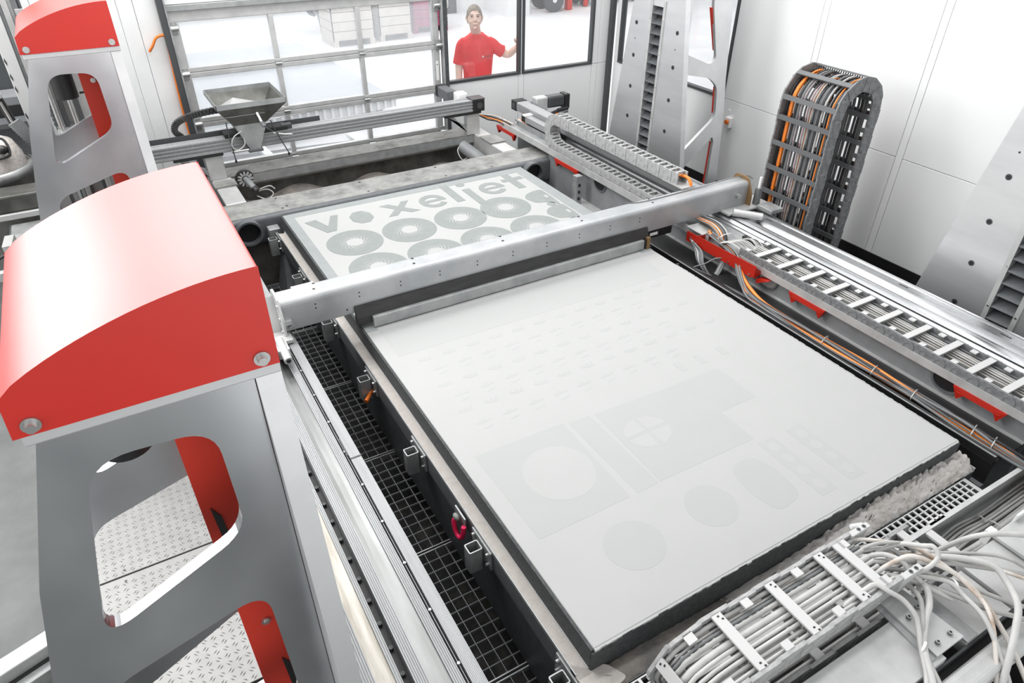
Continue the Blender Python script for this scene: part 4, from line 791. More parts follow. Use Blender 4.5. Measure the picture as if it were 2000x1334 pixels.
for k in range(1, len(path) - 1, 2):
    a, b = path[k], path[k + 1]; F = frame_mtx((a + b) / 2, b - a, Vector((0, 1, 0)))
    if k == 1:
        cm = MB()
        for q in range(22): cm.box(-0.006, 0.006, -0.20 + 0.019 * q, -0.198 + 0.019 * q, -0.04, 0.04)
        cme = cm.mesh('separator_comb'); cme.materials.append(M['linkblack'])
    o = inst('separator_comb', cme, vc, F); o['kind'] = 'stuff'

# ================================================================== COLUMNS
CY = 0.53
def hw(z): return 0.325 + (1.25 - z) * 0.155
lc = thing('gantry_column', 'near brushed aluminium gantry column with a big red cap, left foreground', 'column', (-1.0, CY, FZ), 'red capped columns on the left')
ZT_ = 1.325
obj('inner_plate', MB().prism([(CY - hw(ZT_) + 0.015, ZT_), (CY + hw(ZT_) - 0.015, ZT_), (CY + hw(FZ), FZ), (CY - hw(FZ), FZ)], 'x', -0.81, -0.757), 'milledwhite', lc, bevel=0.002)
h1 = rpoly([(-1.150, 1.238), (-0.915, 1.226), (-0.912, 0.905), (-1.265, 0.735)], [0.085, 0.075, 0.07, 0.085], 7)
h2 = rpoly([(-1.315, 0.555), (-0.915, 0.672), (-0.908, 0.15), (-1.46, -0.15)], [0.07, 0.085, 0.06, 0.08], 7)
h3 = rpoly([(-1.50, -0.32), (-0.905, 0.0), (-0.905, -0.55), (-1.56, -0.7)], 0.06, 5)
outl = [(-0.812, ZT_), (-1.205, ZT_), (-1.325, 0.95), (-1.405, 0.62), (-1.47, 0.30), (-1.56, -0.25), (-1.66, FZ), (-0.812, FZ)]
for y0, nm in ((0.240, 'front'), (0.800, 'rear')): obj('side_plate', MB().prism(outl, 'y', y0, y0 + 0.034, holes=[h1, h2, h3]), 'milled', lc, bevel=0.0015)
for x0, x1, z0, z1 in ((-1.62, -1.58, FZ, -0.4),): obj('back_tie', MB().box(x0, x1, 0.274, 0.80, z0, z1), 'milledwhite', lc)
obj('cap_base', MB().box(-1.222, -0.757, 0.228, 0.846, ZT_, 1.352), 'milledwhite', lc, bevel=0.003)
arc = [(-1.232, 1.352), (-1.226, 1.440), (-1.178, 1.472), (-1.12, 1.503), (-1.06, 1.529), (-1.0, 1.549), (-0.94, 1.563), (-0.88, 1.571), (-0.82, 1.576), (-0.757, 1.578), (-0.757, 1.352)]
# smoother arc
arc = [(-1.232, 1.352), (-1.226, 1.438)] + [(-1.226 + 0.469 * k / 16, 1.438 + 0.140 * math.sin(math.pi / 2 * (k / 16)) ** 0.74) for k in range(1, 17)] + [(-0.757, 1.352)]
cp = obj('cap', MB().prism(arc, 'y', 0.222, 0.848, smooth=False), 'red', lc, 'glossy red curved cap', bevel=0.007, seg=3)
me = cp.data
for p in me.polygons:
    if abs(p.normal.y) < 0.1 and p.normal.z > 0.2: p.use_smooth = True
for x in (-1.196, -0.790):
    b = obj('cap_bolt', MB().cyl((x, 0.222, 1.375), (x, 0.218, 1.375), 0.0165, n=22), 'steel', cp, bevel=0.001)
    obj('bolt_head', MB().cyl((x, 0.218, 1.375), (x, 0.206, 1.375), 0.0095, n=18).prism(circ(x, 1.375, 0.0095, 18), 'y', 0.2055, 0.2065), 'steel', lc)
rcv = obj('red_cover', MB().box(-1.005, -0.81, 0.500, 0.504, FZ, 1.34), 'redcover', lc, 'red sheet cover inside the column')
obj('slot', MB().prism([(-0.982, 0.765), (-0.962, 0.722), (-0.955, 0.60), (-0.975, 0.60)], 'y', 0.497, 0.5), 'black', rcv)
obj('slot_low', MB().prism([(-0.93, 0.0), (-0.91, -0.04), (-0.905, -0.2), (-0.925, -0.16)], 'y', 0.497, 0.5), 'black', rcv)
for z in (1.13, 0.22): obj('cover_bolt', MB().cyl((-0.94, 0.5, z), (-0.94, 0.492, z), 0.014, n=16).cyl((-0.94, 0.492, z), (-0.94, 0.486, z), 0.007, n=10), 'steel', rcv)
obj('joint_or_shade_line', MB().bar((-1.004, 0.499, 0.44), (-0.90, 0.499, 0.30), 0.004, 0.002, (0, 1, 0)), 'frame', rcv)  # slanting shade boundary on the cover, drawn as a thin dark line
far = dup(lc, 0, 3.3645, 0, 'far brushed aluminium gantry column with red cap beside the glazed door')
mo = obj('motor', MB().cyl((-1.10, 3.95, 1.03), (-1.10, 3.95, 1.33), 0.062, n=24), 'black', far, 'black motor can', bevel=0.005)
obj('motor_cable', MB().tube(spline([(-1.03, 3.94, 1.3), (-0.985, 3.93, 1.2), (-0.99, 3.93, 1.07), (-1.03, 3.94, 1.05)]), 0.006), 'cblack', mo)
obj('motor', MB().cyl((-1.115, 0.60, 0.975), (-1.115, 0.60, 1.33), 0.062, n=24), 'black', lc, 'black motor can', bevel=0.005)
# right columns
def right_column(label, cy):
    t = thing('gantry_column', label, 'column', (3.6, cy, FZ), 'bellows columns on the right')
    zt = 1.9
    slot = [(cy - 0.068, -0.60), (cy + 0.068, -0.60), (cy + 0.068, 1.20), (cy - 0.068, 1.20)]
    obj('inner_plate', MB().prism([(cy - hw(zt), zt), (cy + hw(zt), zt), (cy + hw(FZ), FZ), (cy - hw(FZ), FZ)], 'x', 3.35, 3.40, holes=[slot]), 'machined', t, bevel=0.002)
    for s_ in (-1, 1):
        g = obj('guide_strip', MB().box(3.343, 3.35, cy + s_ * 0.082 - 0.014, cy + s_ * 0.082 + 0.014, -0.6, 1.25), 'galvlight', t)
        for k in range(6): obj('strip_screw', MB().cyl((3.339, cy + s_ * 0.082, 1.1 - 0.27 * k), (3.343, cy + s_ * 0.082, 1.1 - 0.27 * k), 0.006, n=8), 'steel', g)
        for k in range(6):
            z = 1.035 - 0.272 * k; yy = cy + s_ * (0.268 + 0.000 * k)
            b = obj('bolt_recess', MB().prism(circ(yy, z, 0.018, 18), 'x', 3.3485, 3.3496, holes=[circ(yy, z, 0.010, 12)]), 'frame', t)
            obj('bolt', MB().cyl((3.347, yy, z), (3.3496, yy, z), 0.010, n=10), 'black', b)
            if k == 0: obj('pin_hole', MB().cyl((3.3492, yy, z - 0.13), (3.3497, yy, z - 0.13), 0.006, n=8), 'black', t)
    obj('bellows_back', MB().box(3.405, 3.41, cy - 0.068, cy + 0.068, -0.6, 1.20), 'black', t)
    fm = MB().hexa([(-0.036, -0.066, -0.030), (0.028, -0.066, -0.012), (0.028, 0.066, -0.012), (-0.036, 0.066, -0.030), (-0.036, -0.066, -0.026), (0.028, -0.066, 0.010), (0.028, 0.066, 0.010), (-0.036, 0.066, -0.026)]).mesh('bellows_fold'); fm.materials.append(M['greypaint'])
    for k in range(22): inst('bellows_fold', fm, t, Matrix.Translation((3.378, cy, 1.17 - 0.08 * k)))
    ol = [(3.40, zt), (3.80, zt), (3.86, 1.5), (3.93, 1.1), (3.985, 0.6), (4.035, 0.30), (4.092, -0.33), (4.12, FZ), (3.40, FZ)]
    hs = [rpoly([(3.47, 1.70), (3.66, 1.60), (3.70, 1.22), (3.825, 0.79), (3.76, 0.745), (3.47, 0.86)], [0.05, 0.05, 0.04, 0.06, 0.05, 0.03], 6),
          rpoly([(3.45, 0.70), (3.79, 0.625), (3.895, 0.54), (3.935, 0.26), (3.60, 0.0), (3.45, -0.08)], [0.03, 0.05, 0.06, 0.07, 0.04, 0.03], 6),
          rpoly([(3.47, -0.30), (3.94, 0.08), (3.965, 0.03), (3.97, -0.62), (3.47, -0.7)], [0.05, 0.02, 0.03, 0.05, 0.05], 5)]
    for y0 in (cy - 0.285, cy + 0.255):
        sp_ = obj('side_plate', MB().prism(ol, 'y', y0, y0 + 0.03, holes=hs), 'milledwhite', t, bevel=0.0015)
    obj('back_rib', MB().prism([(cy - 0.20, zt), (cy + 0.2, zt), (cy + 0.2, FZ), (cy - 0.2, FZ)], 'x', 3.425, 3.44), 'galv', t)
    # red reflection on the hole edges, put in as red strips
    for a, b in (((3.70, 1.20), (3.815, 0.85)), ((3.897, 0.53), (3.930, 0.29)), ((3.966, 0.02), (3.969, -0.55))):
        obj('red_reflection', MB().bar((a[0] + 0.004, cy - 0.25, a[1]), (b[0] + 0.004, cy - 0.25, b[1]), 0.034, 0.006, (1, 0, 0)), 'redcover', t)
    return t
right_column('near right column, its bellows slot cut by the picture edge', CY)
right_column('far right column with full bellows slot and red reflections put on its cutouts', CY + 3.3645)
sw = thing('emergency_button', 'small orange push button box on the wall by the far column', 'button', (4.3, 3.78, 0.08))
obj('box', MB().box(4.29, 4.333, 3.75, 3.82, 0.06, 0.16), 'white', sw, bevel=0.006); obj('button', MB().cyl((4.29, 3.78, 0.12), (4.265, 3.78, 0.12), 0.02, n=14), 'orangep', sw)
obj('wall_clip', MB().box(4.325, 4.333, 3.80, 3.83, 0.19, 0.22), 'white', sw)

# ================================================================== FLOOR PLATES LEFT OF THE RAIL
TZ = -0.60
def tread_plate(label, x0, x1, y0, y1):
    t = thing('tread_plate', label, 'floor plate', ((x0 + x1) / 2, (y0 + y1) / 2, TZ - 0.012), 'raised tread plates left of the rail')
    obj('sheet', MB().box(x0, x1, y0, y1, TZ - 0.012, TZ), 'tread', t, bevel=0.002)
    mb = MB(); d = 0.038; nx = int((x1 - x0) / d); ny = int((y1 - y0) / d)
    for i in range(nx):
        for j in range(ny):
            cx = x0 + d * (i + 0.5); cy = y0 + d * (j + 0.5); an = math.radians(45) if (i + j) % 2 else math.radians(-45)
            for q in (-0.0065, 0.0065):
                c, s2 = math.cos(an), math.sin(an); L, W_ = 0.0135, 0.0032; ox, oy = -s2 * q, c * q
                V = [(cx + ox + c * L, cy + oy + s2 * L, TZ), (cx + ox - s2 * W_, cy + oy + c * W_, TZ), (cx + ox - c * L, cy + oy - s2 * L, TZ), (cx + ox + s2 * W_, cy + oy - c * W_, TZ), (cx + ox, cy + oy, TZ + 0.0028)]
                mb.add(V, [(0, 1, 4), (1, 2, 4), (2, 3, 4), (3, 0, 4)])
    o = obj('raised_lozenges', mb, 'tread', t, kind='stuff')
    for x, y in ((x0 + 0.25, y1 - 0.03), (x0 + 0.25, y0 + 0.03), (x1 - 0.25, y1 - 0.03), (x1 - 0.25, y0 + 0.03)): obj('screw', MB().cyl((x, y, TZ), (x, y, TZ + 0.002), 0.006, n=8), 'frame', t)
    return t
tread_plate('nearest tread plate, seen through the lower column cutout', -1.72, -0.75, 0.86, 1.685)
tread_plate('second tread plate, seen through the upper column cutout', -1.72, -0.75, 1.695, 2.70)
obj('plate_support', MB().box(-1.72, -0.75, 0.86, 2.7, FZ, TZ - 0.013), 'midpaint', None, 'low grey plinth carrying the two tread plates', 'plinth')
lowr = thing('floor_kerb', 'low white steel kerb rail on the concrete left of the near column', 'kerb', (-1.95, 1.55, FZ))
obj('rail', MB().bar((-2.6, 1.33, -0.72), (-1.73, 1.62, -0.72), 0.09, 0.07), 'galvlight', lowr, bevel=0.006); obj('foot_rail', MB().bar((-2.6, 1.24, -0.80), (-1.73, 1.53, -0.80), 0.05, 0.09), 'galv', lowr, bevel=0.004); obj('gap', MB().bar((-2.6, 1.28, -0.77), (-1.73, 1.57, -0.77), 0.03, 0.04), 'black', lowr)

# ================================================================== LEFT BACKGROUND MACHINES
ps = thing('pipe_stand', 'pair of steel guide pipes on a grey plate behind the far column', 'stand', (-1.15, 4.72, FZ))
obj('plate', MB().box(-1.25, -0.80, 4.78, 4.80, FZ, 1.4), 'galvlight', ps); obj('shelf', MB().box(-1.25, -0.95, 4.55, 4.78, 0.62, 0.66), 'galv', ps, bevel=0.003)
for x in (-1.22, -1.12): 
    obj('pipe', MB().cyl((x, 4.62, 0.66), (x, 4.62, 1.4), 0.016, n=14), 'steel', ps); obj('dark_rail', MB().box(x + 0.02, x + 0.05, 4.70, 4.78, -0.3, 1.4), 'cdark', ps)  # dark upright rail beside each pipe
for x in (-1.20, -1.06, -0.96): obj('lower_pipe', MB().cyl((x, 4.62, -0.4), (x, 4.62, 0.62), 0.02, n=12), 'steel', ps)
obj('screw', MB().cyl((-1.17, 4.55, 0.64), (-1.17, 4.54, 0.64), 0.012, n=10), 'steel', ps)
for k in range(9): obj('spring_coil', MB().cyl((-1.235, 4.70, 0.68 + 0.03 * k), (-1.235, 4.70, 0.695 + 0.03 * k), 0.028, n=14), 'frame', ps)
tp_ = thing('steel_post', 'tall white steel post with worn edge left of the far column', 'post', (-1.36, 4.95, FZ))
obj('face', MB().box(-1.425, -1.345, 4.90, 4.94, FZ, 2.2), 'wallgrey', tp_, bevel=0.004); obj('side_strip', MB().box(-1.342, -1.325, 4.91, 4.94, FZ, 2.2), 'midpaint', tp_); obj('outer_strip', MB().box(-1.322, -1.288, 4.90, 4.94, FZ, 2.2), 'galvlight', tp_, bevel=0.003); obj('web', MB().box(-1.37, -1.34, 4.94, 5.2, FZ, 2.2), 'galv', tp_)
obj('cable_duct', MB().box(-1.27, -1.235, 4.94, 5.0, FZ, 2.2), 'midpaint', tp_); obj('thin_pipe', MB().cyl((-1.225, 4.97, FZ), (-1.225, 4.97, 2.2), 0.012, n=10), 'cdark', tp_)
for k, z in enumerate((1.08, 0.98, 0.90, 0.72)): obj('worn_spot', MB().prism([(-1.423, z), (-1.413, z - 0.03), (-1.408, z - 0.012), (-1.416, z + 0.02)], 'y', 4.8985, 4.9), 'stainless', tp_)
ch = thing('corrugated_hose', 'grey corrugated hose hanging in the upper left corner', 'hose', (-1.30, 5.3, 1.2))
hose = [Vector((-1.36 + 0.08 * u, 5.2, 1.75 - 0.62 * u)) for u in [k / 26 for k in range(27)]]
obj('hose', MB().tube(hose, [0.042 if k % 2 else 0.034 for k in range(27)], 12), 'link', ch)
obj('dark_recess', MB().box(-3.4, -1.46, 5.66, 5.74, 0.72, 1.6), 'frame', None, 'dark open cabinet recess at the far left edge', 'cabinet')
bn = thing('powder_station', 'grey steel cabinet with a dark ledge behind the vacuum', 'cabinet', (-2.0, 5.5, FZ))
obj('body', MB().box(-3.2, -1.40, 5.40, 5.65, FZ, 0.74), 'midpaint', bn, bevel=0.006); obj('ledge', MB().box(-3.2, -1.38, 5.22, 5.40, 0.56, 0.60), 'greypaint', bn, bevel=0.004); obj('dark_front', MB().box(-3.1, -1.42, 5.385, 5.40, 0.60, 0.68), 'black', bn)
vcm = thing('industrial_vacuum', 'industrial vacuum with pale lid and black handle frame at the left edge', 'vacuum', (-1.78, 4.82, FZ))
obj('drum', MB().lathe([(0.27, 0.0), (0.28, 0.03), (0.285, 1.24), (0.305, 1.25), (0.31, 1.29), (0.27, 1.29), (0.26, 0.05)], (-1.78, 4.82, FZ), n=30), 'bag', vcm)
obj('drum_band', MB().lathe([(0.292, 1.235), (0.315, 1.24), (0.318, 1.29), (0.30, 1.30)], (-1.78, 4.82, FZ), n=30), 'galv', vcm)
obj('lid', MB().lathe([(0.275, 0.42), (0.27, 0.50), (0.235, 0.585), (0.16, 0.625), (0.0, 0.635)], (-1.78, 4.82, 0.0), n=24), 'heap', vcm)
obj('lid_frame', MB().tube(spline([(-1.80, 4.60, 0.535), (-1.60, 4.60, 0.545), (-1.565, 4.62, 0.575), (-1.575, 4.66, 0.64), (-1.62, 4.67, 0.655), (-1.80, 4.68, 0.655)]), 0.009), 'black', vcm)
obj('knob', MB().lathe([(0.0, 0.05), (0.024, 0.045), (0.032, 0.0)], (-1.60, 4.64, 0.585), d=(0.2, -1, 0.4), n=8), 'black', vcm)
obj('suction_hose', MB().tube(spline([(-1.50, 4.87, 0.70), (-1.46, 4.86, 0.62), (-1.40, 4.86, 0.50)], 12), [0.048 if k % 2 else 0.040 for k in range(25)], 12), 'midpaint', vcm)
hd_ = obj('handle_tube', MB().cyl((-1.535, 4.88, 0.86), (-1.505, 4.88, 0.68), 0.026, n=14), 'black', vcm); obj('handle_chrome', MB().cyl((-1.53, 4.852, 0.84), (-1.507, 4.852, 0.70), 0.009, n=10), 'steel', hd_); obj('handle_cap', MB().box(-1.575, -1.51, 4.85, 4.91, 0.86, 0.89), 'galvlight', hd_, bevel=0.004)
tb_ = thing('dust_tray', 'long dusty steel tray on white legs below the vacuum lid', 'tray', (-1.9, 4.4, FZ))
obj('tray', MB().box(-2.6, -1.44, 4.30, 4.50, 0.27, 0.385), 'stainless', tb_, bevel=0.012); obj('tray_lip', MB().box(-2.6, -1.42, 4.27, 4.30, 0.235, 0.275), 'galvlight', tb_, bevel=0.006)
obj('shelf', MB().box(-1.68, -1.36, 4.0, 4.27, 0.20, 0.205), 'galv', tb_, bevel=0.002); obj('shelf_fold', MB().box(-1.69, -1.68, 4.0, 4.27, 0.13, 0.205), 'frame', tb_)
for x in (-1.78, -2.3):
    obj('leg', MB().prism([(3.92, FZ), (3.98, FZ), (3.98, 0.19), (3.94, 0.27), (3.70, 0.30), (3.70, 0.25), (3.90, 0.22), (3.92, 0.17)], 'x', x + 0.09, x + 0.14), 'galvlight', tb_, bevel=0.004)
obj('cross_rail', MB().box(-2.4, -1.66, 3.92, 3.97, -0.02, 0.04), 'galvlight', tb_, bevel=0.004); obj('cable', MB().tube(spline([(-2.3, 3.98, 0.10), (-1.95, 3.99, 0.06), (-1.72, 4.02, 0.12), (-1.6, 4.1, 0.13)]), 0.009), 'cblack', tb_)
rp_ = MB().tube(spline([(-0.475, 5.745, 0.885), (-0.44, 5.73, 0.93), (-0.40, 5.73, 0.985), (-0.345, 5.735, 1.0), (-0.325, 5.74, 0.985), (-0.325, 5.74, 0.90), (-0.335, 5.74, 0.65), (-0.34, 5.74, 0.4), (-0.335, 5.74, 0.1)]), 0.011, 8)
obj('orange_rope', rp_, 'rope', None, 'orange pull rope tied beside the glazed door', 'rope')

# ================================================================== FRONT: TROUGH, STRIP GRATING, CHAIN, DUCT
ot = thing('front_trough', 'front overflow trough heaped with spilled pale powder', 'trough', (1.0, -0.06, -0.3))
obj('outer_wall', MB().box(-0.07, 2.115, -0.104, -0.100, -0.27, -0.128), 'frame', ot); obj('trough_floor', MB().box(-0.07, 2.115, -0.1, -0.013, -0.27, -0.26), 'frame', ot)
obj('end_wall', MB().box(2.108, 2.112, -0.104, -0.013, -0.27, -0.105), 'galvlight', ot)
hr = random.Random(21); NX, NY = 150, 10
def sm(a, b, x): t = min(1, max(0, (x - a) / (b - a))); return t * t * (3 - 2 * t)
def lump(mb, X0, X1, big):
    n = int((X1 - X0) / 0.0142); V = []
    for i in range(n + 1):
        x = X0 + (X1 - X0) * i / n
        for j in range(NY + 1):
            v = j / NY; y = -0.013 - 0.090 * v
            base = -0.135 + 0.060 * sm(0.8, 1.5, x) * (1 - v) ** 0.8 + 0.016 * math.sin(v * 3.14)
            amp = 0.004 + 0.011 * sm(0.7, 1.2, x)
            V.append((x, y, base + amp * hr.uniform(-0.6, 1) + 0.005 * math.sin(x * 9 + v * 3)))
    mb.add(V, [(i * (NY + 1) + j, (i + 1) * (NY + 1) + j, (i + 1) * (NY + 1) + j + 1, i * (NY + 1) + j + 1) for i in range(n) for j in range(NY)], True)
    return mb
obj('brown_powder', lump(MB(), -0.005, 0.62, 0), 'brownheap', ot, 'thin brownish powder layer', kind='stuff')
obj('white_powder', lump(MB(), 0.60, 2.105, 1), 'heap', ot, 'thick clumpy pale powder', kind='stuff')
cn = MB(); cn.prism(rpoly([(-0.068, 0.05), (-0.013, 0.0), (0.05, -0.013), (0.09, -0.09), (0.0, -0.105), (-0.068, -0.07)], 0.02, 4), 'z', -0.20, -0.112); obj('corner_powder', cn, 'ledge', ot)
obj('loop_handle', MB().tube([(2.100, 0.0, -0.125), (2.106, 0.003, -0.10), (2.128, -0.025, -0.095), (2.135, -0.055, -0.10), (2.118, -0.062, -0.115), (2.105, -0.065, -0.125)], 0.0045, 8), 'galvlight', ot)
for k, (x, y) in enumerate(((1.86, -0.04), (1.93, -0.055), (1.99, -0.06), (2.03, -0.04), (1.05, -0.06), (0.85, -0.05))): obj('dark_clod', MB().ball((x, y, -0.105 + 0.02 * (y + 0.05)), 0.014, 0.004, 0.006, 6, 4), 'frame', ot)
sg = thing('strip_grating', 'narrow galvanised strip grating in front of the trough', 'grating', (1.0, -0.155, -0.16))
for y in (-0.195, -0.1675, -0.140, -0.1125): obj('long_bar', MB().box(-0.12, 2.03, y, y + 0.005, -0.155, -0.13), 'galvlight', sg)
cbm = MB().box(-0.006, 0.006, -0.0415, 0.0415, -0.006, 0.0).mesh('cross_bar'); cbm.materials.append(M['galvlight'])
for k in range(58): inst('cross_bar', cbm, sg, Matrix.Translation((-0.10 + 0.0372 * k, -0.1515, -0.1295)))
for y in (-0.181, -0.153, -0.126): obj('web_strip', MB().box(-0.12, 2.03, y - 0.0045, y + 0.0045, -0.131, -0.1290), 'galvlight', sg) if False else None
obj('end_bar', MB().box(2.026, 2.034, -0.195, -0.108, -0.155, -0.128), 'galvlight', sg)
obj('angle_rail', MB().box(-0.3, 2.75, -0.212, -0.205, -0.225, -0.092).box(-0.3, 2.75, -0.225, -0.212, -0.097, -0.092), 'galvlight', None, 'long pale angle rail between strip grating and cable tray', 'angle rail')
ft = thing('front_cable_tray', 'flat grey cable tray with straight grey cables in front', 'cable tray', (1.2, -0.33, -0.24))
obj('tray_floor', MB().box(-0.3, 2.75, -0.43, -0.213, -0.232, -0.222), 'galv', ft); obj('tray_wall', MB().box(-0.3, 1.30, -0.434, -0.430, -0.232, -0.03), 'galvlight', ft)
cr = random.Random(31)
for k in range(11):
    y = -0.245 - 0.0155 * k; r = (0.006, 0.006, 0.007, 0.006, 0.008, 0.007, 0.012, 0.009, 0.008, 0.007, 0.007)[k]
    obj('cable', MB().tube(spline([(1.45, y, -0.17), (1.62, y + cr.uniform(-.004, .004), -0.185), (1.80, y + 0.012 * (1 if k < 6 else -0.3), -0.195), (1.98, y + 0.004 + cr.uniform(-.004, .004), -0.20), (2.3, y + 0.01, -0.20), (2.75, y + 0.012, -0.20)], 4), r, 8), 'cgrey' if k % 3 else 'clight', ft)
for x, ys in ((1.62, (-0.25, -0.285)), (1.93, (-0.25, -0.285)), (1.665, (-0.30, -0.345)), (1.95, (-0.30, -0.35))):
    obj('cable_tie', MB().tube([(x, ys[0], -0.205), (x, ys[0], -0.178), (x, (ys[0] + ys[1]) / 2, -0.172), (x, ys[1], -0.178), (x, ys[1], -0.205)], 0.004, 6), 'clight', ft)
fcn = thing('front_drag_chain', 'big pale grey cable chain bending over itself at the lower right', 'cable chain', (0.7, -0.275, -0.22))
zu, zl, PV = 0.098, -0.138, 0.124; R_ = (zu - zl) / 2; xl = 0.30
path = [Vector((1.052 - PV * k, -0.272, zu)) for k in range(7)]
x0 = path[-1].x
for a in (38, 90, 142): 
    path.append(Vector((x0 - 0.02 - (R_ + 0.03) * math.sin(math.radians(a)), -0.272, zl + R_ + R_ * math.cos(math.radians(a)))))
x = x0 - 0.02
while x < 1.62: path.append(Vector((x, -0.272, zl))); x += PV
chain(fcn, path, (0, 1, 0), 0.222, 0.072, PV, ('link', 'bar'), flip=-1, bar_every=2, bar_w=0.040, bar_t=0.008, start_bar=1, th=0.014, inner_bars=True, slots=True)
obj('cross_bar', MB().box(0.945, 0.985, -0.378, -0.166, 0.126, 0.134), 'bar', fcn)
specs = [(-0.088, -0.004, 0.008, 'clight'), (-0.066, 0.006, 0.009, 'cgrey'), (-0.045, -0.006, 0.009, 'clight'), (-0.024, 0.004, 0.009, 'clight'), (-0.003, -0.004, 0.009, 'clight'), (0.020, 0.004, 0.0145, 'clight'), (0.046, -0.010, 0.010, 'cgrey'), (0.062, -0.012, 0.007, 'cmid'), (0.080, 0.004, 0.007, 'clight'), (0.095, -0.012, 0.010, 'cgrey')]
chain_cables(fcn, path, (0, 1, 0), [(a, b * 0.8, r * 0.92, m) for a, b, r, m in specs], 0.09)
for k in (1, 3, 5, 11, 13, 15, 17, 19):
    if k + 1 >= len(path): break
    c = (path[k] + path[k + 1]) / 2; cm = MB()
    for q in range(11): cm.box(c.x - 0.012, c.x + 0.012, -0.375 + 0.0195 * q, -0.372 + 0.0195 * q, c.z - 0.024, c.z + 0.027)
    obj('separator_comb', cm, 'link', fcn, kind='stuff')
for y, s_ in ((-0.165, 1), (-0.383, -1)):
    e = obj('end_bracket', MB().prism(rpoly([(1.05, y - 0.011), (1.155, y - 0.011), (1.155, y + 0.011), (1.05, y + 0.011)], 0.004, 2), 'z', 0.118, 0.130).box(1.05, 1.15, y - 0.007, y + 0.007, 0.045, 0.118), 'bar', fcn)
    for x in (1.10, 1.13): obj('bolt_hole', MB().prism(circ(x, y, 0.0085, 16), 'z', 0.130, 0.1315, holes=[circ(x, y, 0.0055, 12)]), 'cmid', e); obj('hole_dark', MB().prism(circ(x, y, 0.0055, 12), 'z', 0.130, 0.1308), 'black', e)
for y in (-0.205,):
    e = obj('lower_end_bracket', MB().box(1.60, 1.70, y - 0.01, y + 0.01, -0.105, -0.092).box(1.60, 1.69, y - 0.006, y + 0.006, -0.17, -0.105), 'bar', fcn)
    for x in (1.645, 1.675): obj('hole_dark', MB().prism(circ(x, y, 0.006, 12), 'z', -0.092, -0.0912), 'black', e)
obj('lower_end_bar', MB().box(1.545, 1.585, -0.38, -0.205, -0.105, -0.094), 'bar', fcn)
obj('gland', MB().cyl((1.10, -0.135, 0.115), (1.145, -0.15, 0.115), 0.009, n=10), 'white', fcn)
dd = thing('duct_cover', 'broad pale sheet metal duct cover at the lower right', 'duct', (1.2, -0.52, -0.06))
obj('cover_sheet', MB().box(-0.2, 1.02, -0.622, -0.436, -0.06, -0.004), 'galvlight', dd, bevel=0.002)
obj('cover_sheet', MB().box(1.145, 1.42, -0.622, -0.43, -0.08, -0.022), 'galvlight', dd, bevel=0.002); obj('cover_step', MB().box(1.145, 1.21, -0.622, -0.43, -0.022, -0.012), 'galv', dd, bevel=0.002)
obj('cover_sheet', MB().box(1.43, 2.75, -0.622, -0.41, -0.07, -0.010), 'galvlight', dd, bevel=0.002)
br = obj('bracket_plate', MB().prism([(1.0, -0.375), (1.12, -0.375), (1.135, -0.605), (0.985, -0.605)], 'z', -0.004, 0.010), 'galvlight', dd, bevel=0.002); obj('bracket_side', MB().prism([(0.985, -0.605), (1.0, -0.375), (0.975, -0.375), (0.955, -0.605)], 'z', -0.004, 0.002), 'galv', dd)
for x, y in ((1.03, -0.465), (1.095, -0.455), (1.10, -0.575), (1.03, -0.575)):
    b = obj('socket_bolt', MB().cyl((x, y, 0.010), (x, y, 0.022), 0.0088, n=16), 'cmid', br); obj('socket', MB().cyl((x, y, 0.0215), (x, y, 0.0228), 0.0045, n=6), 'black', br)
    obj('bolt_ring', MB().prism(circ(x, y, 0.0085, 16), 'z', 0.0215, 0.0226, holes=[circ(x, y, 0.005, 12)]), 'steel', br)
obj('dark_gap', MB().box(-0.2, 2.75, -0.655, -0.622, -0.14, -0.09), 'black', dd); obj('gap_wall', MB().box(-0.2, 2.75, -0.630, -0.622, -0.09, -0.03), 'frame', dd)
obj('front_pipe', MB().prism(rpoly([(-0.735, -0.13), (-0.655, -0.13), (-0.655, -0.03), (-0.735, -0.03)], 0.025, 5), 'x', -0.2, 2.75), 'galvlight', None, 'rounded pale square pipe at the lower right picture corner', 'pipe')
wbk = thing('white_angle_bracket', 'folded white sheet bracket over the cables at the right edge', 'bracket', (1.8, -0.42, 0.0))
obj('sheet', MB().box(1.66, 2.1, -0.62, -0.40, -0.005, 0.012), 'galvlight', wbk, bevel=0.003); obj('upright', MB().hexa([(1.80, -0.395, -0.2), (1.87, -0.395, -0.2), (1.87, -0.385, -0.2), (1.80, -0.385, -0.2), (1.80, -0.41, 0.05), (1.87, -0.41, 0.05), (1.87, -0.40, 0.05), (1.80, -0.40, 0.05)]), 'white', wbk, bevel=0.002)
obj('fold', MB().box(1.66, 1.70, -0.40, -0.37, -0.06, 0.012), 'white', wbk, bevel=0.003)
for x in (1.72, 1.79, 1.86): obj('slot', MB().box(x, x + 0.035, -0.512, -0.508, 0.012, 0.0128), 'black', wbk)
obj('lower_box', MB().box(1.25, 2.0, -1.1, -0.80, FZ, -0.30), 'white', None, 'white sheet steel box in the lower right corner', 'box', bevel=0.01)
obj('stained_plinth', MB().box(0.6, 1.24, -1.1, -0.78, FZ, -0.40), 'dirty', None, 'stained plinth between the pipe and the white box', 'plinth')
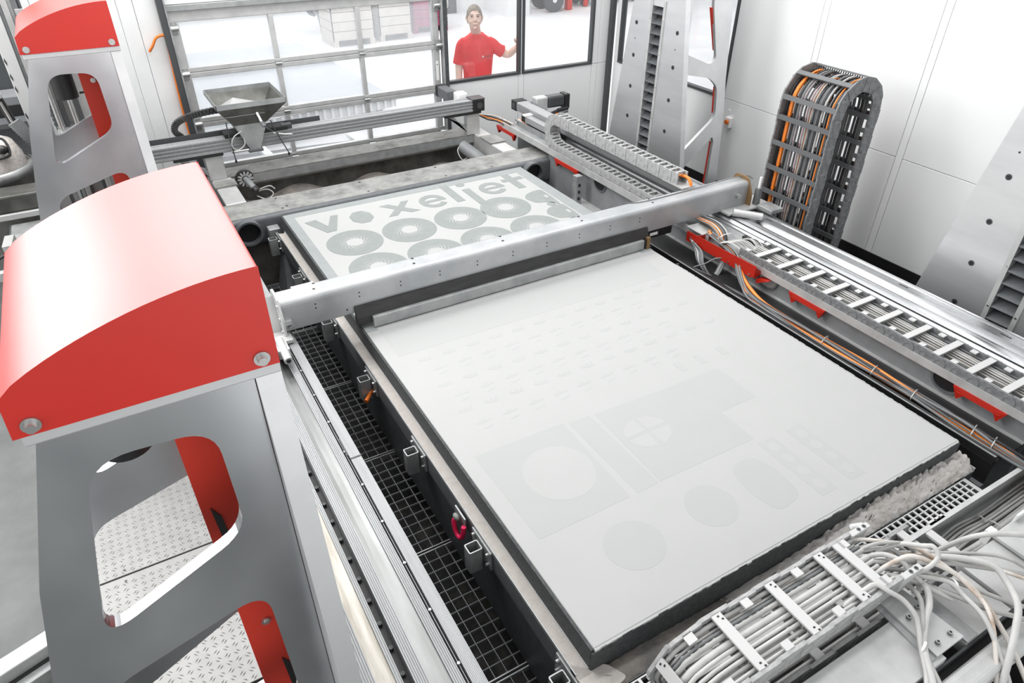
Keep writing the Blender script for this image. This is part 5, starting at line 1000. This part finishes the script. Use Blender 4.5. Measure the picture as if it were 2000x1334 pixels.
CAB = [
 ('ctan', 0.008, [(1.0, -0.165, 0.085), (1.06, -0.17, 0.1), (1.15, -0.24, 0.11), (1.23, -0.32, 0.11), (1.26, -0.44, 0.1), (1.27, -0.52, 0.08), (1.27, -0.58, 0.06), (1.24, -0.63, 0.04), (1.2, -0.68, 0.0)]),
 ('clight', 0.009, [(1.02, -0.345, 0.08), (1.12, -0.37, 0.08), (1.17, -0.4, 0.12), (1.22, -0.4, 0.15), (1.23, -0.37, 0.17), (1.22, -0.34, 0.15), (1.18, -0.28, 0.12), (1.1, -0.25, 0.09)]),
 ('clight', 0.011, [(1.40, -0.28, -0.13), (1.49, -0.31, -0.08), (1.5, -0.37, 0.05), (1.55, -0.42, 0.1), (1.66, -0.49, 0.1), (1.8, -0.58, 0.06)]),
 ('clight', 0.012, [(1.02, -0.25, 0.08), (1.16, -0.32, 0.08), (1.25, -0.36, 0.09), (1.33, -0.43, 0.11), (1.39, -0.51, 0.12), (1.39, -0.57, 0.1), (1.35, -0.64, 0.08), (1.29, -0.68, 0.05), (1.22, -0.72, 0.0)]),
 ('clight', 0.009, [(0.80, -0.345, 0.09), (0.89, -0.35, 0.13), (0.93, -0.36, 0.145), (0.95, -0.4, 0.14), (0.98, -0.44, 0.12), (0.99, -0.49, 0.09), (0.98, -0.52, 0.06), (0.95, -0.56, 0.03), (0.90, -0.62, 0.01), (0.84, -0.67, -0.01)]),
 ('clight', 0.012, [(1.06, -0.33, 0.075), (1.15, -0.4, 0.06), (1.14, -0.44, 0.07), (1.1, -0.48, 0.06), (1.04, -0.51, 0.05), (0.96, -0.565, 0.03), (0.88, -0.66, 0.01)]),
 ('cgrey', 0.009, [(1.04, -0.34, 0.07), (1.1, -0.38, 0.06), (1.09, -0.44, 0.07), (1.06, -0.48, 0.06), (1.01, -0.52, 0.05), (0.955, -0.56, 0.03), (0.90, -0.67, 0.01)]),
 ('cgrey', 0.007, [(1.05, -0.20, 0.07), (1.2, -0.29, 0.07), (1.37, -0.41, 0.09), (1.46, -0.48, 0.1), (1.5, -0.53, 0.1), (1.53, -0.56, 0.08), (1.6, -0.62, 0.05)]),
 ('ctan', 0.009, [(0.98, -0.30, 0.075), (1.05, -0.31, 0.09), (1.11, -0.32, 0.11), (1.16, -0.34, 0.13), (1.21, -0.39, 0.12), (1.26, -0.46, 0.1), (1.29, -0.54, 0.06), (1.28, -0.62, 0.03)]),
 ('clight', 0.009, [(1.03, -0.32, 0.07), (1.14, -0.37, 0.06), (1.2, -0.42, 0.07), (1.23, -0.47, 0.08), (1.24, -0.52, 0.06), (1.23, -0.6, 0.05), (1.21, -0.67, 0.01)]),
 ('cgrey', 0.008, [(1.06, -0.29, 0.07), (1.17, -0.36, 0.06), (1.23, -0.43, 0.07), (1.31, -0.54, 0.06), (1.38, -0.62, 0.04), (1.46, -0.68, 0.01)]),
 ('cgrey', 0.009, [(1.04, -0.31, 0.06), (1.14, -0.38, 0.05), (1.21, -0.48, 0.05), (1.28, -0.59, 0.04), (1.37, -0.67, 0.02)]),
 ('clight', 0.008, [(0.95, -0.20, 0.085), (1.02, -0.21, 0.09), (1.14, -0.26, 0.1), (1.18, -0.3, 0.08), (1.18, -0.36, 0.06), (1.15, -0.42, 0.03)]),
 ('clight', 0.010, [(0.98, -0.235, 0.08), (1.06, -0.25, 0.09), (1.1, -0.28, 0.11), (1.13, -0.33, 0.11), (1.14, -0.37, 0.09), (1.16, -0.43, 0.06), (1.22, -0.5, 0.03)]),
 ('ctan', 0.007, [(1.1, -0.24, 0.07), (1.28, -0.36, 0.08), (1.37, -0.45, 0.09), (1.44, -0.53, 0.08), (1.49, -0.59, 0.07), (1.56, -0.66, 0.04)]),
 ('clight', 0.007, [(1.0, -0.19, 0.07), (1.12, -0.22, 0.09), (1.22, -0.27, 0.07), (1.34, -0.29, -0.05), (1.46, -0.30, -0.14)]),
 ('cgrey', 0.007, [(1.0, -0.21, 0.08), (1.10, -0.235, 0.12), (1.20, -0.29, 0.12), (1.27, -0.33, 0.04), (1.4, -0.335, -0.10)]),
 ('clight', 0.008, [(1.02, -0.27, 0.06), (1.16, -0.30, 0.05), (1.28, -0.35, 0.02), (1.42, -0.36, -0.09)]),
 ('clight', 0.010, [(1.2, -0.36, 0.09), (1.32, -0.42, 0.075), (1.46, -0.52, 0.06), (1.58, -0.62, 0.04)]),
]
CLAB = ['tan cable nearest the trough, arching from the front chain over the duct', 'pale cable curling back in a tight loop over the chain end', 'thick pale cable rising from the lower tray to the right edge', 'thick pale cable making the widest arc at the right edge', 'pale cable leaving the near side of the front chain in a high arc', 'thick pale cable bent down sharply into the tied bundle', 'slim grey cable running straight down into the tied bundle', 'slim grey cable stretching farthest right toward the white bracket', 'tan cable humped over the middle of the cable tangle', 'pale cable curving over the right edge of the bracket plate', 'grey cable crossing low from the chain end to the lower right', 'grey cable lying flattest on the duct right of the bracket plate', 'pale cable curling from the far side of the chain onto the tangle', 'pale cable arching through the middle of the chain mouth', 'thin tan cable lying among pale ones toward the right edge', 'thin pale cable dropping into the lower tray beside the strip grating', 'thin grey cable diving from the tangle into the lower tray', 'pale cable sagging between the two chain end brackets', 'pale cable emerging under the connector toward the right edge']
for k, (m, r, pts) in enumerate(CAB):
    a, b = Vector(pts[-2]), Vector(pts[-1])
    if k not in (1, 12): pts = pts + [tuple(b + (b - a).normalized() * 0.12 + Vector((0, 0, -0.03))), tuple(b + (b - a).normalized() * 0.30 + Vector((0, 0, -0.12)))] if b.y < -0.5 else pts
    obj('loose_cable', MB().tube(spline(pts, 6), r, 8), m, None, CLAB[k], 'cable', 'cables spilling from the front chain')
tie = MB().tube([Vector((0.957, -0.565, 0.03)) + Vector((0.018 * math.cos(a), 0.010 * math.cos(a) * 0.6, 0.018 * math.sin(a))) for a in [6.2832 * k / 14 for k in range(15)]], 0.005, 6)
obj('cable_tie', tie, 'white', None, 'white cable tie round the cable bundle above the bracket plate', 'cable tie')
obj('cable_tie', MB().tube([Vector((1.245, -0.475, 0.07)) + Vector((0.006 * math.cos(a), 0.02 * math.cos(a), 0.016 * math.sin(a))) for a in [6.2832 * k / 12 for k in range(13)]], 0.004, 6), 'white', None, 'small white cable tie on the cables right of the bracket plate', 'cable tie')
cc = thing('cable_connector', 'grey cylindrical cable connector lying in the cable tangle', 'connector', (1.28, -0.40, 0.03))
obj('body', MB().cyl((1.24, -0.375, 0.06), (1.30, -0.41, 0.05), 0.014, n=14), 'cmid', cc); obj('sleeve', MB().cyl((1.30, -0.41, 0.05), (1.335, -0.43, 0.045), 0.011, n=14), 'cdark', cc); obj('flag', MB().box(1.27, 1.32, -0.40, -0.37, 0.066, 0.069), 'white', cc)

# ================================================================== CABLES ALONG THE RIGHT SIDE
def side_cable(m, r, pts, label, group=None): return obj('side_cable', MB().tube(spline(pts, 5), r, 8), m, None, label, 'cable', group)
O1 = [(2.44, 2.05, 0.10), (2.42, 1.80, 0.06), (2.345, 1.66, 0.0), (2.29, 1.52, -0.055), (2.275, 1.36, -0.075), (2.285, 1.05, -0.084), (2.29, 0.73, -0.084), (2.30, 0.38, -0.084), (2.30, 0.1, -0.084), (2.29, -0.12, -0.084), (2.33, -0.4, -0.12)]
side_cable('corange', 0.0115, O1, 'thick orange cable nearest the powder bed on the right shelf')
side_cable('corange', 0.0115, [(2.46, 2.08, 0.10), (2.44, 1.80, 0.06), (2.355, 1.64, 0.0), (2.32, 1.50, -0.045), (2.305, 1.32, -0.07), (2.335, 0.94, -0.084), (2.345, 0.65, -0.08), (2.325, 0.33, -0.08), (2.325, 0.08, -0.08), (2.31, -0.14, -0.08), (2.36, -0.4, -0.12)], 'second thick orange cable, next to the grey web on the right shelf')
for k, (m, dx, dz) in enumerate((('cblack', 0.03, 0.012), ('cblack', 0.045, 0.004), ('cmid', -0.03, 0.0), ('cdark', 0.06, 0.0), ('cmid', 0.012, 0.016), ('cdark', -0.02, 0.006))):
    P = []
    for j, p in enumerate(O1): P.append((min(2.385, p[0] + dx * (0.6 + 0.4 * math.cos(j * 1.3 + k))) if j > 2 else p[0] + dx * 0.4, p[1] + 0.02 * math.sin(k + j), p[2] + dz + (0.012 if (j + k) % 3 == 0 and j > 3 else 0)))
    side_cable(m, 0.006 if k % 2 else 0.0075, P, ('black cable pressed against the grey web beside the orange cables', 'black cable lying highest against the grey web, behind the orange pair', 'mid grey cable on the bed side of the orange pair', 'dark grey cable hugging the grey web right of the orange pair', 'mid grey cable lying on top of the orange pair', 'dark grey cable between the orange pair and the black beam edge')[k], 'thin cables on the right shelf')
for y in (0.93, 0.60, 0.36, 0.04, -0.06):
    obj('cable_tie', MB().tube([Vector((2.315, y, -0.077)) + Vector((0.045 * math.cos(a), 0.012 * math.cos(a), 0.022 * math.sin(a))) for a in [6.2832 * k / 12 for k in range(13)]], 0.0028, 6), 'galvlight', None, 'grey cable tie on the orange cables, %s from the red plate' % {0.93: 'first', 0.60: 'second', 0.36: 'third', 0.04: 'fourth', -0.06: 'fifth'}[y], 'cable tie', 'cable ties on the orange cables')
for k in range(7):
    m = ('cmid', 'cmid', 'cdark', 'cmid', 'clight', 'cdark', 'cmid')[k]; o_ = 0.012 * (k - 3)
    side_cable(m, 0.007, [(2.36 + o_ * .3, 2.12 + o_, 0.03), (2.345, 2.04 + o_, 0.0), (2.31, 1.97 + o_ * 0.8, -0.05), (2.315, 1.88 + o_ * 0.5, -0.11), (2.35, 1.85 + o_ * 0.4, -0.10), (2.40, 1.86 + o_ * 0.4, -0.04), (2.45, 1.87, 0.03)], {'cmid': 'mid grey cable drooping in a V under the red plate', 'cdark': 'dark cable drooping in a V under the red plate', 'clight': 'pale cable drooping in a V under the red plate'}[m], 'drooping cables under the red plate, ' + m[1:])
side_cable('cmid', 0.005, [(2.39, 1.84, 0.02), (2.345, 1.88, 0.01), (2.28, 1.90, -0.02), (2.225, 1.945, -0.055), (2.25, 1.91, -0.07), (2.29, 1.87, -0.09), (2.33, 1.84, -0.105)], 'thin grey cable loop pointing at the bed below the red plate')
for k in range(3): side_cable('cdark', 0.006, [(2.32 + .006 * k, 1.85 - .01 * k, -0.12), (2.30, 1.72, -0.10), (2.285 + .008 * k, 1.56, -0.088), (2.30 + .01 * k, 1.35, -0.086), (2.345, 1.15, -0.086)], 'dark cable trailing forward from the drooping bundle', 'dark cables trailing on the shelf')
for k in range(10):
    m = ('cmid', 'corange', 'cdark', 'clight', 'corange', 'cblack', 'cmid', 'cblack', 'cdark', 'clight')[k]; o_ = 0.009 * (k - 5)
    side_cable(m, 0.006, [(2.58 + o_ * .4, 2.42, 0.085), (2.56 + o_, 2.25, 0.105), (2.52 + o_, 2.10, 0.135), (2.49 + o_, 1.99, 0.12), (2.475 + o_, 1.93, 0.05), (2.47 + o_ * .6, 1.86, -0.01)], {'cmid': 'mid grey cable arching down behind the red plate', 'corange': 'orange cable arching down behind the red plate', 'cdark': 'dark grey cable arching down behind the red plate', 'clight': 'pale cable arching down behind the red plate', 'cblack': 'black cable arching down behind the red plate'}[m], 'arching cables behind the red plate, ' + m[1:])
obj('cable_tie', MB().tube([(2.43, 1.965, 0.10), (2.47, 1.955, 0.125), (2.53, 1.955, 0.12)], 0.003, 6), 'white', None, 'white cable tie on the cables arching behind the red plate', 'cable tie')

# ================================================================== THE MAN BEHIND THE WINDOW
pm = thing('person', 'man in a red t-shirt looking through the left window, hand on the mullion', 'person', (2.82, 6.2, FZ))
fw = Vector((-0.40, -0.916, 0)).normalized(); sd = Vector((fw.y, -fw.x, 0)) * -1     # sd: his left hand side (picture right)
if sd.x < 0: sd = -sd
up = Vector((0, 0, 1)); HC = Vector((2.765, 6.15, 0.815))
fh = (fw + Vector((0, 0, 0.16))).normalized(); uh = (up - fh * up.dot(fh)).normalized()
def hp_(s_, f_, u_): return HC + sd * s_ + fh * f_ + uh * u_
def head_mesh(sx=1.0, grow=0.0, cut=None):
    mb = MB(); n, m = 28, 20; vs = []
    for j in range(m + 1):
        th = math.pi * j / m
        for i in range(n):
            ph = 6.28318531 * i / n; a, b, c = math.sin(th) * math.cos(ph), math.sin(th) * math.sin(ph), math.cos(th)
            w_ = 0.080; d_ = 0.096; h_ = 0.122
            x, y, z = a * (w_ + grow), b * (d_ + grow), c * (h_ + grow)
            if c < 0: k_ = 1 - 0.24 * (-c) ** 1.6; x *= k_; y *= (1 - 0.20 * (-c)); y += 0.018 * (-c) * (1 if b > 0 else 0.4)
            if b > 0.2 and -0.95 < c < 0.3: y *= 0.97
            vs.append(hp_(x, y, z))
    mb.add(vs, [(j * n + i, (j + 1) * n + i, (j + 1) * n + (i + 1) % n, j * n + (i + 1) % n) for j in range(m) for i in range(n)], True); return mb
body = head_mesh()
def limb(pts, rs, n=12): body.tube(spline(pts, 4), [rs[0] + 0 * 0] * 0 or [float(v) for v in lerp_r(rs, (len(pts) - 1) * 4 + 1)], n)
def lerp_r(rs, n):
    out = []
    for i in range(n):
        t = i / (n - 1) * (len(rs) - 1); a = min(int(t), len(rs) - 2); out.append(rs[a] + (rs[a + 1] - rs[a]) * (t - a))
    return out
# nose, ears, brow, chin
body.tube([hp_(0, 0.088, 0.022), hp_(0, 0.100, 0.0), hp_(0, 0.114, -0.022), hp_(0, 0.098, -0.034)], [0.007, 0.010, 0.0145, 0.010], 10)
for s_ in (-1, 1):
    body.tube([hp_(s_ * 0.012, 0.092, -0.030), hp_(s_ * 0.010, 0.104, -0.026)], [0.009, 0.006], 8)
    body.tube([hp_(s_ * 0.074, -0.002, 0.028), hp_(s_ * 0.085, -0.012, 0.010), hp_(s_ * 0.083, -0.008, -0.014), hp_(s_ * 0.074, 0.002, -0.030)], [0.008, 0.014, 0.012, 0.008], 9)
    body.tube([hp_(s_ * 0.012, 0.093, 0.026), hp_(s_ * 0.030, 0.090, 0.031), hp_(s_ * 0.052, 0.074, 0.026)], [0.007, 0.008, 0.006], 8)
    body.tube([hp_(s_ * 0.046, 0.070, -0.028), hp_(s_ * 0.040, 0.074, -0.045)], [0.016, 0.014], 9)
body.tube([hp_(-0.022, 0.088, -0.062), hp_(0, 0.094, -0.062), hp_(0.022, 0.088, -0.062)], [0.006, 0.009, 0.006], 8)
body.tube([hp_(-0.016, 0.074, -0.096), hp_(0.016, 0.074, -0.096)], [0.014, 0.014], 9)
TC = Vector((2.815, 6.20, 0))
def bp_(s_, f_, z): return TC + sd * s_ + fw * f_ + up * z
limb([HC - uh * 0.07 - fh * 0.02, bp_(-0.01, 0.0, 0.66), bp_(0, -0.01, 0.58)], [0.058, 0.056, 0.062])
def loft(mb, secs, n=24, cap=True):
    V = []
    for s0, f0, z, a, b in secs:
        for i in range(n):
            ph = 6.28318531 * i / n; V.append(bp_(s0 + a * math.copysign(abs(math.cos(ph)) ** 0.8, math.cos(ph)), f0 + b * math.copysign(abs(math.sin(ph)) ** 0.9, math.sin(ph)), z))
    k = len(secs); mb.add(V, [(j * n + i, j * n + (i + 1) % n, (j + 1) * n + (i + 1) % n, (j + 1) * n + i) for j in range(k - 1) for i in range(n)], True)
    if cap: mb.add(V[:n], [tuple(range(n))[::-1]]); mb.add(V[-n:], [tuple(range(n))])
    return mb
TORSO = [(0.0, 0.0, -0.05, 0.150, 0.10), (0.0, 0.0, 0.08, 0.143, 0.10), (0.0, 0.0, 0.22, 0.146, 0.104), (0, 0.0, 0.36, 0.160, 0.112), (0, 0, 0.47, 0.172, 0.110), (0, -0.005, 0.545, 0.168, 0.096), (0, -0.01, 0.60, 0.135, 0.078), (0, -0.01, 0.638, 0.080, 0.065)]
loft(body, TORSO)
ARM_R = [bp_(-0.160, 0.0, 0.545), bp_(-0.192, 0.0, 0.43), bp_(-0.208, -0.01, 0.27), bp_(-0.21, 0.02, 0.12), bp_(-0.20, 0.05, 0.0)]
EL = Vector((3.115, 6.05, 0.43)); HD = Vector((3.165, 5.885, 0.555))
ARM_L = [bp_(0.160, 0.0, 0.545), bp_(0.225, 0.03, 0.49), EL, EL.lerp(HD, 0.5) + Vector((0.012, 0, -0.005)), HD]
limb(ARM_R, [0.058, 0.050, 0.042, 0.036, 0.028]); limb(ARM_L, [0.058, 0.050, 0.043, 0.037, 0.028])
def hand(c, dr, side, curl):                           # palm and five fingers
    dr = dr.normalized(); side = (side - dr * side.dot(dr)).normalized(); nn = dr.cross(side)
    body.tube([c - side * 0.0, c + dr * 0.045, c + dr * 0.088], [0.027, 0.034, 0.032], 10)
    for q, L in ((-0.028, 0.060), (-0.010, 0.075), (0.009, 0.080), (0.027, 0.070)):
        b0 = c + dr * 0.082 + side * q; b1 = b0 + (dr * math.cos(curl * .5) + nn * math.sin(curl * .5)) * L * 0.45; b2 = b1 + (dr * math.cos(curl) + nn * math.sin(curl)) * L * 0.32; b3 = b2 + (dr * math.cos(curl * 1.5) + nn * math.sin(curl * 1.5)) * L * 0.25
        body.tube([b0, b1, b2, b3], [0.010, 0.0092, 0.0085, 0.007], 8)
    t0 = c + dr * 0.03 + side * 0.028; body.tube([t0, t0 + side * 0.025 + dr * 0.022, t0 + side * 0.030 + dr * 0.055 + nn * 0.008], [0.013, 0.011, 0.009], 8)
hand(ARM_R[-1], Vector((0.1, -0.1, -1)), fw, 0.5)
hand(HD + Vector((-0.005, -0.0, 0.0)), Vector((-0.05, -0.20, 1)), Vector((-1, 0, 0)), 0.35)
for s_ in (-1, 1): limb([bp_(s_ * 0.09, 0, -0.02), bp_(s_ * 0.10, 0.02, -0.40), bp_(s_ * 0.105, 0.0, -0.78)], [0.088, 0.060, 0.045])
bo = obj('body', body, 'skin', pm)
rmd = bo.modifiers.new('one_surface', 'REMESH'); rmd.mode = 'VOXEL'; rmd.voxel_size = 0.0055; rmd.use_smooth_shade = True
smo = bo.modifiers.new('soft', 'SMOOTH'); smo.factor = 0.5; smo.iterations = 3
for s_ in (-1, 1):
    e = obj('eye', MB().ball(hp_(s_ * 0.031, 0.083, 0.012), 0.014, 0.010, 0.006, 10, 6), 'eye', pm)
    obj('eyebrow', MB().tube([hp_(s_ * 0.014, 0.098, 0.030), hp_(s_ * 0.034, 0.095, 0.035), hp_(s_ * 0.054, 0.079, 0.030)], [0.004, 0.0048, 0.003], 7), 'hair', pm)
obj('mouth', MB().tube([hp_(-0.024, 0.0935, -0.064), hp_(0, 0.1020, -0.063), hp_(0.024, 0.0935, -0.064)], [0.002, 0.0050, 0.002], 7), 'lip', pm)
hm = MB(); n, m = 30, 14; vs = []
for j in range(m + 1):
    for i in range(n):
        ph = 6.28318531 * i / n; fr = max(0.0, math.sin(ph)); lim = 1.98 - 1.02 * fr ** 0.8 - 0.05 * math.sin(ph * 7)
        th = lim * j / m; a, b, c = math.sin(th) * math.cos(ph), math.sin(th) * math.sin(ph), math.cos(th)
        g = 0.009 * (1 - (j / m) ** 4) + 0.002 + 0.002 * math.sin(ph * 11 + j * 2.1)
        vs.append(hp_(a * (0.079 + g), b * (0.096 + g), c * (0.122 + g)))
hm.add(vs, [(j * n + i, (j + 1) * n + i, (j + 1) * n + (i + 1) % n, j * n + (i + 1) % n) for j in range(m) for i in range(n)], True); obj('hair', hm, 'hair', pm)
shm = MB(); G_ = 0.012
loft(shm, [(s0, f0, z, a + G_ + (0.008 if z < 0.1 else 0), b + G_ + (0.006 if z < .1 else 0)) for s0, f0, z, a, b in [(0, 0, -0.10, 0.165, 0.105)] + TORSO[:-1]] + [(0, -0.006, 0.632, 0.098, 0.083), (0, -0.004, 0.648, 0.075, 0.076)], 28)
def sleeve(P, rs): shm.tube(spline(P, 5), [float(v) for v in lerp_r(rs, (len(P) - 1) * 5 + 1)], 14)
sleeve([bp_(-0.12, -0.005, 0.575), bp_(-0.168, 0.0, 0.525), bp_(-0.192, 0.0, 0.42), bp_(-0.206, 0.0, 0.335)], [0.050, 0.062, 0.064, 0.070])
sleeve([bp_(0.12, -0.005, 0.575), bp_(0.17, 0.01, 0.54), bp_(0.225, 0.03, 0.49), ARM_L[1].lerp(EL, 0.50)], [0.050, 0.062, 0.064, 0.070])
sh_o = obj('shirt', shm, 'shirt', pm); rmd = sh_o.modifiers.new('one_surface', 'REMESH'); rmd.mode = 'VOXEL'; rmd.voxel_size = 0.007; rmd.use_smooth_shade = True
smo = sh_o.modifiers.new('soft', 'SMOOTH'); smo.factor = 0.5; smo.iterations = 4
nk = [bp_(0.070 * math.cos(a), -0.004 + 0.070 * math.sin(a), 0.646 - 0.018 * max(0, math.sin(a))) for a in [6.28318531 * k / 24 for k in range(25)]]
obj('collar', MB().tube(nk, 0.009, 8, caps=False), 'shirt', pm)
lgc = bp_(0.055, 0.128, 0.435)
obj('chest_dot', MB().ball(lgc, 0.010, 0.004, 0.010, 10, 6), 'white', pm, 'small white chest logo dot'); obj('chest_logo', MB().bar(lgc + sd * 0.018, lgc + sd * 0.085 + up * 0.004 - fw * 0.012, 0.004, 0.010, fw), 'eye', pm, 'small dark chest lettering')
trm = MB(); loft(trm, [(0, 0, -0.20, 0.18, 0.12), (0, 0, -0.08, 0.172, 0.115), (0, 0, 0.0, 0.168, 0.11)], 24)
for s_ in (-1, 1): trm.tube(spline([bp_(s_ * 0.09, 0, -0.10), bp_(s_ * 0.10, 0.02, -0.42), bp_(s_ * 0.105, 0.0, -0.80)], 5), lerp_r([0.105, 0.085, 0.075], 11), 14)
obj('trousers', trm, 'trousers', pm)
for s_ in (-1, 1):
    c = bp_(s_ * 0.11, 0.05, FZ); obj('shoe', MB().ball(c + Vector((0, 0, 0.045)), 0.055, 0.13, 0.045, 14, 8), 'black', pm)
